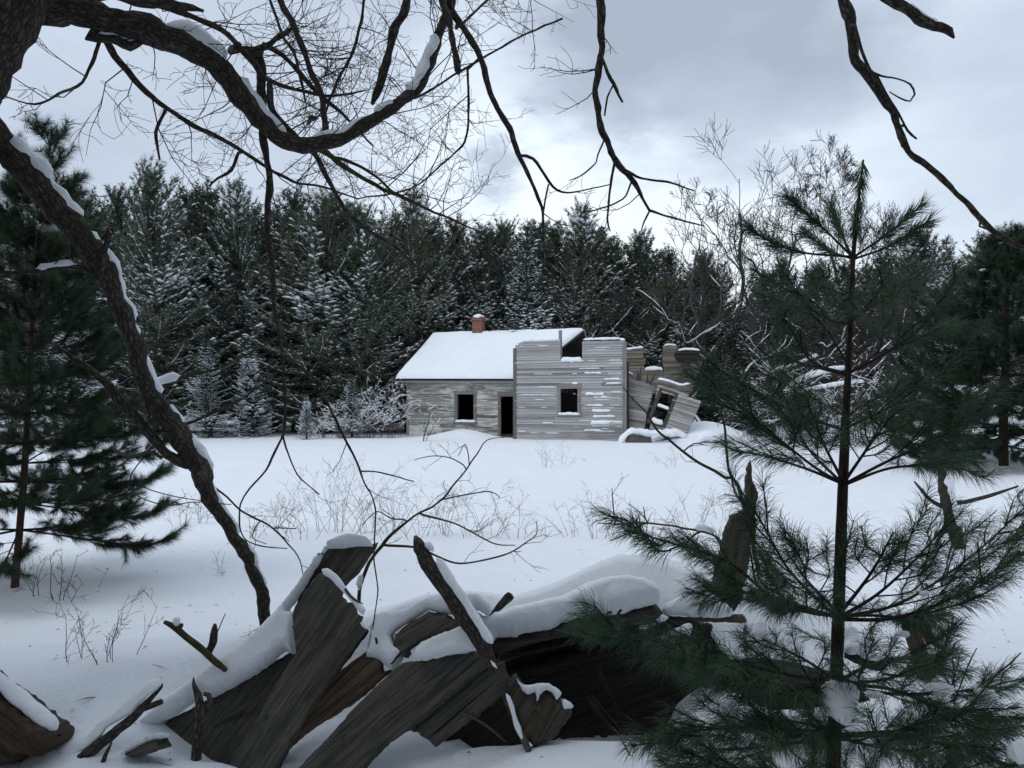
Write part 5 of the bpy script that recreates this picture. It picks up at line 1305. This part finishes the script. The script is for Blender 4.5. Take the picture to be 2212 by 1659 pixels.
D3 = plank(z3((380, 1500), (620, 1320), (850, 1150), (930, 1300), (1000, 1520), (820, 1560), (640, 1680), (560, 1680), (500, 1590)), 4.42, 'near-black board put in as the shadow below the torn one', 'rot_and_shade', .1, -40, seed=6)  # its near-black colour stands in for the shade under the torn board
E = plank(z3((120, 775), (230, 692), (340, 622), (420, 630), (500, 645), (570, 720), (430, 772), (300, 825), (230, 880), (180, 960), (130, 850)), 4.42, 'dark curved beam end arching out of the snow left of the leaning branch', T=.16, ang=-30, seed=7, jag=3, name='beam', cat='beam')
snowpatch(E, z3((-70, 920), (-10, 660), (150, 622), (300, 547), (420, 512), (530, 540), (620, 505), (700, 520), (765, 590), (740, 650), (680, 620), (560, 640), (515, 650), (420, 632), (340, 618), (230, 692), (112, 772), (130, 850), (180, 882), (140, 1000), (100, 1008), (20, 945), (-30, 925)), 4.40, .06, .25, 18, seed=7)
nl = sum([tube(P(*np.array(z3(*s)).T[:2], 4.32), 2.6 * 4.32 / FOC, 6) for s in (((-5, 795), (0, 815), (2, 835)), ((158, 902), (130, 930), (98, 970)), ((132, 845), (140, 858)))], [])
mk('nail', nl[:2], M['bark'], E); mk('nail', nl[2:4], M['bark'], E)
F_ = plank(z3((770, 800), (920, 788), (1150, 738), (1270, 688), (1450, 648), (1600, 640), (1830, 590), (1900, 640), (1830, 700), (1500, 745), (1250, 790), (1000, 845), (800, 905), (740, 870)), 4.6, 'long fallen beam under a thick snow blanket, running right behind the pine', 'rot', .1, -8, gy=0, seed=8, jag=6, tb=.7, rad=14, name='beam', cat='beam')
snowpatch(F_, z3((560, 725), (640, 760), (700, 800), (770, 832), (790, 802), (920, 790), (965, 766), (1150, 740), (1250, 692), (1450, 652), (1600, 642), (1720, 605), (1850, 570), (1880, 500), (1800, 430), (1663, 400), (1540, 410), (1430, 440), (1350, 480), (1260, 525), (1150, 552), (900, 606), (790, 640), (735, 672), (660, 640)), 4.56, .13, .55, 26, gy=-.0004, seed=9, jag=4, amp=.014)
nl = [tube(P(*np.array(z3(*s)).T[:2], 4.42), 3 * 4.4 / FOC, 6) for s in (((1530, 632), (1545, 628), (1558, 626)), ((1600, 640), (1610, 622), (1622, 610)))]
for n_ in nl: mk('nail', n_, M['bark'], F_)
G_, a = stick(z3((255, 120, 3), (268, 150, 9), (290, 200, 15), (340, 310, 17), (420, 412, 18), (500, 520, 18), (560, 620, 19), (640, 740, 17), (700, 840, 17), (745, 935, 15), (790, 1010, 8)), 4.2, 4.1, 'thick broken branch leaning upright in the heap, jagged point on top', 'bark', 12, .22, 'broken_branch', 'branch', .03, 3)
snowline(G_, z3((320, 165), (350, 195), (378, 225)), 4.17, 10, 9, 4); snowline(G_, z3((400, 265), (470, 395), (560, 520), (640, 640), (720, 770), (770, 835)), 4.1, 13, 11, 6, dd=-.05)
snowline(G_, z3((755, 945), (775, 975), (800, 1000)), 4.05, 4, 4, 6)
stick(z3((893, 512, 9), (878, 528, 10), (820, 585, 8), (750, 668, 6), (700, 730, 6)), 4.55, 4.55, 'short sawn stub poking out of the snow right of the leaning branch', 'bark', 9, .2, 'branch_stub', 'branch', .02, 5)
I_ = plank(z3((870, 1065), (920, 1030), (960, 1090), (1000, 1145), (1110, 1110), (1200, 1150), (1240, 1200), (1305, 1262), (1250, 1370), (1180, 1460), (1040, 1512), (950, 1440), (905, 1280), (860, 1160)), 4.15, 'lichen spotted chunk of rotten board with a snow cap, beside the black hollow', 'rot', .12, -60, seed=9, jag=7, rad=9, amp=.02, name='rotten_and_shade_board')
snowpatch(I_, z3((925, 1062), (990, 1112), (1110, 1094), (1195, 1130), (1227, 1165), (1190, 1205), (1170, 1160), (1110, 1150), (1062, 1218), (1050, 1160), (990, 1165), (945, 1105)), 4.1, .03, .06, 7, seed=12, step=4)
snowpatch(I_, z3((1228, 1205), (1262, 1210), (1303, 1252), (1240, 1275)), 4.1, .03, .05, 6, seed=13, step=4)
J_, a = stick(z3((842, 1160, 6), (900, 1300, 8), (960, 1430, 9), (1010, 1545, 8)), 4.08, 4.02, 'thin stick with a snow stripe crossing the rotten board chunk', 'bark', 8, .2, seed=6)
snowline(J_, z3((858, 1165), (892, 1250), (925, 1370), (975, 1475), (1035, 1515)), 4.03, 7, 6, 3)
plank(z3((690, 860), (1100, 800), (1500, 720), (1900, 640), (2200, 700), (2300, 1200), (2000, 1420), (1300, 1450), (1000, 1480), (760, 1200)), 4.98, 'near-black panel added to blacken the back of the hollow under the long beam', 'rot_and_shade', .1, -20, gy=0, seed=10, name='rotten_and_shade_board')  # dark panel added so the hollow reads as deep shade
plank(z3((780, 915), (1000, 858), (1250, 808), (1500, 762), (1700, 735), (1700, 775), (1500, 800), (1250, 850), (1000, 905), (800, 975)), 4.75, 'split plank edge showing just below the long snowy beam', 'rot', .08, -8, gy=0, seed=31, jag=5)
plank(z3((900, 1010), (1200, 905), (1500, 850), (1680, 840), (1680, 900), (1400, 950), (1150, 1030), (930, 1110)), 4.88, 'second dim plank in the shadow below the split plank edge', 'rot_and_shade', .08, -14, gy=0, seed=32, jag=5)
plank(z3((1350, 1180), (1430, 1170), (1640, 1420), (1560, 1440)), 4.7, 'dim plank leaning inside the black hollow', 'rot_and_shade', .05, 50, seed=11)
plank(z3((1450, 980), (1475, 985), (1620, 1300), (1600, 1310)), 4.6, 'thin dim lath slanting inside the black hollow', 'rot_and_shade', .02, 60, seed=12, step=5)
for i, (pts, d_, lb) in enumerate((
    (z2((1040, 470, 3), (1075, 520, 3.4), (1130, 560, 2.4), (1160, 570, 1)), 4.24, 'thin splinter standing off the ragged end of the broad grey board'),
    (z2((700, 1290, 2), (820, 1130, 4), (930, 960, 4), (985, 880, 1.4)), 4.2, 'long splinter lying along the broad grey board'),
    (z3((-60, 1420, 2), (120, 1270, 4), (330, 1120, 4), (440, 1040, 1.5)), 4.1, 'long splinter lying along the long grey board'),
    (z3((560, 1290, 3), (650, 1330, 3.4), (760, 1400, 3), (860, 1490, 2)), 4.2, 'dark sliver crossing below the torn board'),
    (z2((120, 1420, 4), (250, 1330, 5), (400, 1240, 5), (480, 1180, 2)), 4.38, 'grey lath lying against the tallest board low on its left'),
    (z1((1800, 860, 5), (1840, 870, 6), (1855, 930, 6), (1835, 990, 4)), 4.2, 'bark scrap hanging below the snow at the left stake'),
    (z3((1180, 745, 3), (1300, 770, 4), (1420, 800, 4), (1520, 850, 2)), 4.5, 'splinter hanging under the long snowy beam'))):
    stick(pts, d_, d_ - .03, lb, 'plank', 5, .35, 'splinter', 'splinter', .03, 50 + i)
# left end of the heap
K_ = plank(z1((-260, 600), (-100, 745), (0, 808), (100, 885), (220, 972), (360, 1080), (535, 1212), (505, 1240), (522, 1302), (498, 1352), (370, 1398), (250, 1368), (190, 1452), (-100, 1500), (-300, 1480)), 3.95, 'thick reddish brown log in the bottom left corner, splintered end', 'log_brown', .22, 38, gy=-.0004, seed=13, jag=6, rad=13, amp=.015, name='log', cat='log', tb=.2)
snowline(K_, z1((-240, 590), (-100, 700), (0, 770), (150, 885), (300, 1000), (420, 1105), (500, 1180)), 3.95, 24, 16, 7)
plank(z1((428, 985), (515, 935), (503, 888), (527, 962), (446, 1022)), 4.35, 'dark board corner peeking out of the snow above the corner log', 'plank', .06, 30, seed=14, step=3, rad=3, jag=1)
L_, a = stick(z1((560, 1530, 10), (640, 1490, 12), (720, 1432, 12), (850, 1330, 12), (1000, 1210, 11), (1150, 1090, 10), (1250, 985, 9), (1340, 890, 5), (1425, 800, 3), (1432, 770, 1.5)), 3.95, 4.1, 'dark forked branch lying in the lower left snow with a thick snow ridge', 'bark', 10, .2, 'forked_branch', 'branch', .025, 7)
for pts in (((1205, 1015, 7), (1330, 968, 7), (1428, 928, 6)), ((590, 1510, 8), (720, 1500, 6), (880, 1500, 6), (930, 1400, 5), (985, 1290, 2))):
    b = limb(z1(*pts), 4.05 if pts[0][0] > 1000 else 3.95, 4.05 if pts[0][0] > 1000 else 3.95, .025); mk('side_branch', tube(b[:, :3], b[:, 3], 8, .2, 8), M['bark'], L_)
snowline(L_, z1((480, 1440), (700, 1330), (790, 1285), (880, 1190), (930, 1130), (1050, 1062), (1150, 985), (1230, 900), (1320, 815), (1415, 780)), 4.0, 14, 16, 9, dd=.1)
M_ = plank(z1((1080, 1402), (1200, 1342), (1350, 1272), (1470, 1237), (1496, 1330), (1380, 1372), (1250, 1408)), 4.02, 'small dark chunk of wood under snow at the foot of the heap', 'plank', .12, -25, seed=15, step=5, rad=7, name='wood_chunk', cat='wood chunk')
snowpatch(M_, z1((1055, 1395), (1150, 1308), (1260, 1258), (1400, 1212), (1478, 1208), (1474, 1246), (1340, 1282), (1200, 1348), (1105, 1402)), 4.0, .04, .08, 8, seed=16, step=5)
O_, a = stick(z1((1448, 226, 4), (1500, 250, 6), (1560, 290, 7), (1640, 360, 7), (1760, 452, 7.5), (1870, 552, 7.5), (1992, 655, 6)), 4.3, 4.3, 'lichen brown stick tilted over the snow with a snowball on its end', 'twig_olive', 9, .2, seed=8)
c = P(*z1((1556, 225))[0], 4.3); mk('snow_cap', blob(c, (.018, .018, .022), 5, .3), M['snow_fluff'], O_)
b = limb(z1((1580, 285, 5), (1600, 255, 4), (1603, 243, 3)), 4.3, 4.3, .02); mk('knot', tube(b[:, :3], b[:, 3], 7, .2), M['twig_olive'], O_)
stick(z1((1825, 540, 5), (1850, 470, 8), (1880, 400, 8.5), (1890, 300, 7), (1895, 245, 3)), 4.36, 4.36, 'short upright bark stub right behind the tilted stick', 'bark', 9, .25, 'branch_stub', 'branch', .02, 9)
stick(z1((1910, 330, 1.2), (1945, 250, 1.2), (1985, 155, 1)), 4.36, 4.36, 'hair thin twig standing right of the upright bark stub', 'twig', 5, .1, 'twig', 'twig', .02, 10)
stick(z1((1706, 715, 1), (1708, 780, 4), (1745, 870, 8), (1765, 1000, 9), (1745, 1200, 10), (1728, 1440, 11)), 4.12, 4.08, 'dark splintered stake standing at the left end of the tallest board', 'bark', 9, .3, 'stake', 'stake', .025, 12)
# things behind the young pine
plank([(1611, 1015), (1621, 994), (1626, 1040), (1637, 1063), (1631, 1120), (1617, 1210), (1604, 1290), (1582, 1330), (1530, 1290), (1548, 1215), (1566, 1140), (1576, 1115), (1606, 1100)], 4.85, 'upright broken slab with a splinter point, standing dark behind the pine boughs', 'rot', .09, -80, gy=0, seed=17, jag=3, name='broken_slab', cat='broken board')
r_ = plank(z4((260, 780), (460, 655), (640, 688), (612, 800), (400, 830)), 4.72, 'tilted board with stripes of snow just left behind the pine', 'rot_and_shade', .05, -20, seed=18, gy=0)
snowline(r_, z4((285, 735), (380, 690), (480, 660)), 4.68, 12, 10, 3); snowpatch(r_, z4((385, 795), (500, 745), (632, 695), (615, 800), (540, 830), (450, 830)), 4.66, .03, .05, 8, seed=20)
r_ = plank(z4((440, 650), (640, 660), (880, 640), (1000, 640), (1000, 700), (700, 690), (560, 672)), 4.78, 'flat board under snow deep behind the pine boughs', 'plank_brown', .05, 0, seed=19, gy=0)
snowpatch(r_, z4((460, 645), (500, 560), (700, 492), (830, 560), (910, 640), (800, 662), (620, 652)), 4.74, .07, .3, 16, seed=21)
snowpatch(r_, z4((990, 850), (1040, 700), (1090, 660), (1150, 780), (1155, 850), (1100, 870), (1050, 800)), 4.6, .05, .08, 12, seed=22)
r_ = plank(z4((960, 1110), (1100, 1010), (1400, 1040), (1640, 1100), (1760, 1120), (1800, 1180), (1640, 1230), (1480, 1232), (1300, 1252), (1150, 1255), (1060, 1230), (1000, 1180)), 4.05, 'black hollow log lying in the snow behind the pine trunk', 'rot_and_shade', .2, -5, seed=23, gy=0, rad=18, tb=.3, name='log', cat='log')
r_, a = stick(z5((820, 700, 16), (850, 760, 18), (880, 860, 18), (915, 980, 18), (950, 1060, 18)), 4.5, 4.4, 'brown log end leaning out of the snow right of the pine trunk', 'log_brown', 12, .15, 'log', 'log', .03, 14)
snowpatch(r_, z5((838, 752), (900, 800), (960, 850), (1040, 892), (1120, 935), (1060, 972), (985, 1012), (930, 930), (890, 830)), 4.45, .05, .12, 12, seed=24)
r_, a = stick(z5((880, 690, 14), (940, 750, 15), (990, 820, 14), (1040, 900, 12)), 4.65, 4.6, 'black log end behind the brown one, snow on its right side', 'rot_and_shade', 10, .2, 'log', 'log', .03, 15)
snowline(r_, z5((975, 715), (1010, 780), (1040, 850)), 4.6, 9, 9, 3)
r_ = plank(z5((380, 740), (480, 770), (640, 930), (700, 1010), (560, 1010), (400, 930)), 4.3, 'slanting dark board with a snow wedge right behind the pine trunk', 'rot_and_shade', .06, 40, seed=25, gy=0)
snowpatch(r_, z5((400, 730), (440, 722), (490, 765), (512, 830), (560, 870), (640, 940), (560, 942), (480, 905), (400, 885)), 4.26, .05, .06, 10, seed=26)

# ================================================================== saplings, twigs and weeds
def sapling(main, subs, d, label, mt, seed, tw=6, snow=None, name='sapling'):
    g = np.random.default_rng(seed); a = limb([(p[0], p[1], p[2] * .58) for p in main], d, d, .03, 1); root = thing(name, a[np.argmin(a[:, 2]), :3], label, 'sapling'); allp = [a]
    mk('stem', tube(a[:, :3], a[:, 3], 7, .15, seed), M[mt], root)
    for s in subs:
        b = limb([(p[0], p[1], p[2] * .75) for p in s], d, d + g.uniform(-.25, .25), .03, 0); j_ = np.linalg.norm(a[:, :3] - b[0, :3], axis=1).argmin(); b[0, :3] = a[j_, :3] if np.linalg.norm(a[j_, :3] - b[0, :3]) < .15 else b[0, :3]; mk('branch', tube(b[:, :3], b[:, 3], 5, .15, seed), M[mt], root); allp.append(b)
    out = []
    for b in allp:
        n = int(len(b) / 100 * tw * 3) + 1
        for _ in range(n):
            i = int(g.integers(len(b) // 4, len(b) - 1)); ax = nrm(b[i + 1, :3] - b[i, :3]); sd = nrm(np.cross(ax, g.normal(size=3))); th = R(g.uniform(30, 70))
            branchy(g, b[i, :3], ax * math.cos(th) + sd * math.sin(th), g.uniform(.06, .22), .0022, 1, out, wig=.25, up=.15, nsub=(1, 4), minr=.0011)
    mk('twigs', tubes_thin([(p_, x, y) for p_, x, y, l in out], 3), M[mt], root)
    root.children[-1]['kind'] = 'stuff'
    if snow: snowline(root, snow, d, 4, 9, 3)
    return root
sapling([(775, 1300, 8), (778, 1265, 7), (798, 1216, 7), (827, 1177, 7), (857, 1144, 6), (889, 1118, 5), (950, 1080, 4), (1000, 1024, 3), (1030, 980, 2.5), (1050, 950, 2), (1090, 945, 1.2)],
        [[(905, 1110, 3.4), (980, 1130, 2.6), (1020, 1150, 2.2), (1070, 1175, 2), (1113, 1178, 1.2)], [(828, 1178, 4), (901, 1183, 3.4), (943, 1201, 3.2), (983, 1216, 3), (1025, 1214, 2.6), (1097, 1196, 2.4), (1139, 1170, 2), (1159, 1154, 1.6), (1159, 1125, 1.2)], [(950, 1080, 2.6), (1010, 1068, 2), (1060, 1062, 1.8), (1080, 1075, 1.2)], [(1010, 1010, 2), (975, 990, 1.6), (935, 985, 1.4), (895, 993, 1)], [(880, 1122, 2.4), (845, 1120, 2), (815, 1105, 1.6), (780, 1135, 1.2)], [(1015, 1000, 1.8), (1005, 960, 1.4), (990, 985, 1)]],
        5.0, 'slender arching sapling growing from behind the boards toward the house door', 'twig_olive', 3, 6, [(775, 1278), (778, 1258), (784, 1240)])
sapling([(1640, 1240, 8), (1625, 1160, 8), (1606, 1092, 8), (1592, 1050, 7), (1576, 1020, 6), (1570, 960, 5), (1563, 915, 4), (1556, 880, 3)],
        [[(1578, 1040, 5), (1545, 1018, 4.5), (1510, 1000, 4.2), (1475, 975, 4), (1445, 950, 3.6), (1420, 930, 3.2), (1395, 890, 2.6), (1365, 860, 2), (1345, 835, 1.4)], [(1476, 975, 2.4), (1500, 958, 2), (1525, 962, 1.4)]], 4.3, 'thin bare sapling with a long side twig left of the young pine', 'twig_olive', 4, 2)
sapling([(1560, 1200, 5), (1550, 1160, 4.4), (1500, 1145, 4), (1400, 1128, 3.6), (1340, 1132, 2.6), (1290, 1130, 1.6)], [[(1395, 1128, 3), (1350, 1155, 2.4), (1318, 1168, 1.6)], [(1400, 1128, 2.4), (1380, 1105, 1.6), (1358, 1088, 1.2)], [(1510, 1147, 3.4), (1490, 1165, 3), (1475, 1185, 2)], [(1395, 1128, 2), (1390, 1095, 1.4)], [(1330, 1132, 2.4), (1325, 1100, 2), (1322, 1055, 1.2)]], 5.6, 'low reddish branch reaching left over the snow beside the broken slab', 'twig_olive', 5, 3, [(1500, 1142), (1520, 1142), (1545, 1150)])
sapling([(400, 1000, 14)] [:0] + [(462, 1052, 4), (525, 1105, 3.4), (590, 1140, 3), (640, 1200, 2.4), (655, 1242, 1.6)], [[(590, 1140, 2), (640, 1142, 1.4)], [(560, 1125, 2), (545, 1160, 1.6), (575, 1175, 1.2)]], 4.9, 'bare twig drooping from the leaning limb toward the boards', 'twig_olive', 6, 5, None, 'hanging_twig')
sapling([(332, 960, 3), (300, 1000, 2.4), (282, 1032, 2.2), (300, 1070, 2), (360, 1090, 2), (430, 1085, 2), (500, 1090, 1.4)], [[(285, 1040, 1.8), (330, 1060, 1.6), (390, 1075, 1.4), (440, 1082, 1.2)]], 4.55, 'thin looping twig hanging left of the leaning limb', 'twig', 7, 2, None, 'hanging_twig')
sapling([(240, 965, 6), (270, 985, 6), (300, 982, 6), (325, 975, 5), (350, 990, 7)], [], 4.5, 'crooked grey twig curling beside the leaning limb above the snow', 'grey_bark', 8, 1, None, 'hanging_twig')
r_, a = stick([(2072, 1185, 13), (2058, 1130, 14), (2045, 1080, 13), (2040, 1050, 13), (2036, 1010, 11), (2030, 960, 8)], on_ground(2072, 1185)[1], on_ground(2072, 1185)[1], 'snow plastered dead stem standing behind the right pine boughs', 'bark', 9, .25, 'dead_stem', 'dead tree', .05, 21)
mk('snow_cap', loaf(a[5:-4, :3] + np.array([.03, -.05, 0]), a[5:-4, 3] * .75, a[5:-4, 3] * .9, 9, .4, 3), M['snow_fluff'], r_)
for s in ([(2045, 1085, 6), (2080, 1085, 5), (2140, 1070, 4), (2200, 1050, 2)], [(2050, 1100, 5), (2010, 1080, 4), (1975, 1040, 2)], [(2060, 1130, 5), (2030, 1160, 4), (2015, 1200, 3)]):
    b = limb(s, a[0, 1], a[0, 1], .05); mk('branch', tube(b[:, :3], b[:, 3], 6, .2), M['bark'], r_)

GW = 'dry weed stalks in the snowfield'
WD = [(545, 1165, .55, 10, 'sparse dry weeds left of the looping hanging twig base'), (600, 1150, .75, 12, 'dry weeds between the leaning limb and the boards'), (650, 1165, .8, 12, 'dry weeds behind the left shoulder of the tallest board'),
      (700, 1150, 1.0, 14, 'tall dry weeds just left above the tallest board'), (738, 1148, 1.15, 16, 'tallest purple tinted dry weeds directly above the tallest board'), (790, 1150, .8, 12, 'dry weeds at the bend of the thin hanging strand'),
      (850, 1155, .85, 14, 'dry weeds behind the fork of the arching sapling'), (905, 1160, .8, 14, 'dry weeds behind the stem of the arching sapling'), (955, 1155, .75, 14, 'straw coloured weeds under the arching sapling'),
      (1010, 1160, .8, 14, 'straw weeds with leaf scraps right of the arching sapling'), (1060, 1160, .75, 12, 'dry weeds above the sapling lowest branch'), (1120, 1165, .6, 10, 'dry weeds at the right end of the arching sapling'),
      (1240, 1160, .55, 10, 'thin weeds in the open snow below the facade'), (1290, 1165, .75, 12, 'leaning weeds left of the low reddish branch'), (1335, 1160, .7, 12, 'drooping weeds under the low reddish branch tip'),
      (1420, 1160, .65, 10, 'weeds behind the middle of the low reddish branch'), (1500, 1130, .7, 10, 'arched weeds left of the broken slab'), (1560, 1120, .6, 9, 'few weeds close to the broken slab'),
      (392, 1135, .5, 6, 'faint weeds right of the left pine'), (430, 1130, .5, 6, 'faint weeds left of the leaning limb foot'), (1180, 1010, .8, 12, 'faint grass stems below the grey facade'), (1215, 1005, .7, 10, 'faint grass stems before the poking plank'), (1450, 1010, .7, 9, 'faint stems below the half buried wall panel')]
for i, (x, y, h, n, lb) in enumerate(WD):
    shrub(x, y, None, h, 500 + i, lb, max(5, int(n * .6)), 'weed', .75, 0, 2, .0034, GW, 'dry_weed', 'weed', bend=.05 if i % 3 else .35)
GT = 'small bare twigs sticking out of the near snow'
for i, (x, y, h, n, lb) in enumerate([(117, 1295, .5, 4, 'small dead bush below the trunk of the left pine'), (85, 1285, .4, 3, 'tiny twigs beside the foot of the left pine trunk'), (203, 1278, .32, 1, 'single hooked twig right of the left pine'), (115, 1338, .18, 1, 'tiny twig alone on the snow below the left pine'),
     (175, 1422, .5, 4, 'curved bare twigs rising at the left snow crest'), (240, 1424, .42, 5, 'branching bare twigs at the left snow crest beside the tilted stick'), (480, 1240, .38, 3, 'small twig fan left of the leaning limb foot'), (1010, 1655, .01, 1, '')][:7]):
    shrub(x, y, None, h, 600 + i, lb, n, 'weed', .9, 0, 2, .005 if i < 2 else .003, GT, 'bare_twig', 'twig')
stick([(1374, 1659, 2), (1355, 1620, 1.8), (1332, 1580, 1.5), (1322, 1570, 1)], 4.0, 4.1, 'single thin stem bent over the snow at the bottom, left of the pine', 'weed', 5, .1, 'bare_twig', 'twig', .03, 30)
for i, (pts, lb) in enumerate((([(2060, 1560, 1.6), (2062, 1500, 1.6), (2055, 1400, 1.5), (2040, 1370, 1)], 'thin upright stem on the bank right of the pine'), ([(2060, 1520, 1.6), (2090, 1440, 1.5), (2110, 1400, 1)], 'second thin stem leaning right on the bank'), ([(2098, 1530, 3), (2140, 1470, 2.6), (2180, 1435, 2), (2205, 1410, 1.2)], 'thicker bare stem rising to the right edge'))):
    stick(pts, 3.6, 3.7, lb, 'twig', 6, .15, 'bare_twig', 'twig', .03, 40 + i)

g = np.random.default_rng(17); lit = []
for k in range(420):
    y = 3.5 + 9 * g.random() ** 1.6; x = g.uniform(-.62, .62) * y; z = gz(x, y) + .004; l = g.uniform(.006, .03) * (1 if g.random() < .85 else 2.5); a = g.uniform(0, 6.28); w_ = g.uniform(.0015, .005)
    u_ = np.array([math.cos(a), math.sin(a), g.uniform(-.1, .25)]) * l; v_ = np.array([-math.sin(a), math.cos(a), 0]) * w_; c = np.array([x, y, z])
    lit.append((np.array([c - u_, c - v_ + Z * w_, c + u_, c + v_ + Z * w_, c + Z * (w_ * 2)]), np.array([[0, 1, 4], [1, 2, 4], [2, 3, 4], [3, 0, 4]])))
tag(mk('bark_litter', lit, M['weed'], None, False), 'tiny scraps of bark and pine needles scattered over the near snow', 'litter', None, 'stuff')

# unseen pines added behind and beside the viewpoint to shade the near ground
for i, (x, y, s, wd) in enumerate(((-4.2, -3.9, 1.1, 1.15), (.6, -5.0, 1.15, 1.2), (5.0, -3.9, 1.1, 1.15), (-7.8, 0.5, 1.0, 1.25), (8.8, .5, 1.0, 1.25), (-4.9, 2.9, .8, .72))):
    copy_tree(PROTO[i % 6], (x, y, gz(x, y) - .1), i * 1.1, (s * wd, s * wd, s), 'unseen pine added to shade the near snow, ' + ('second', 'third', 'fourth', 'leftmost', 'last', 'slimmest and nearest')[i] + ' of its row', 'unseen pines added to shade the near snow')
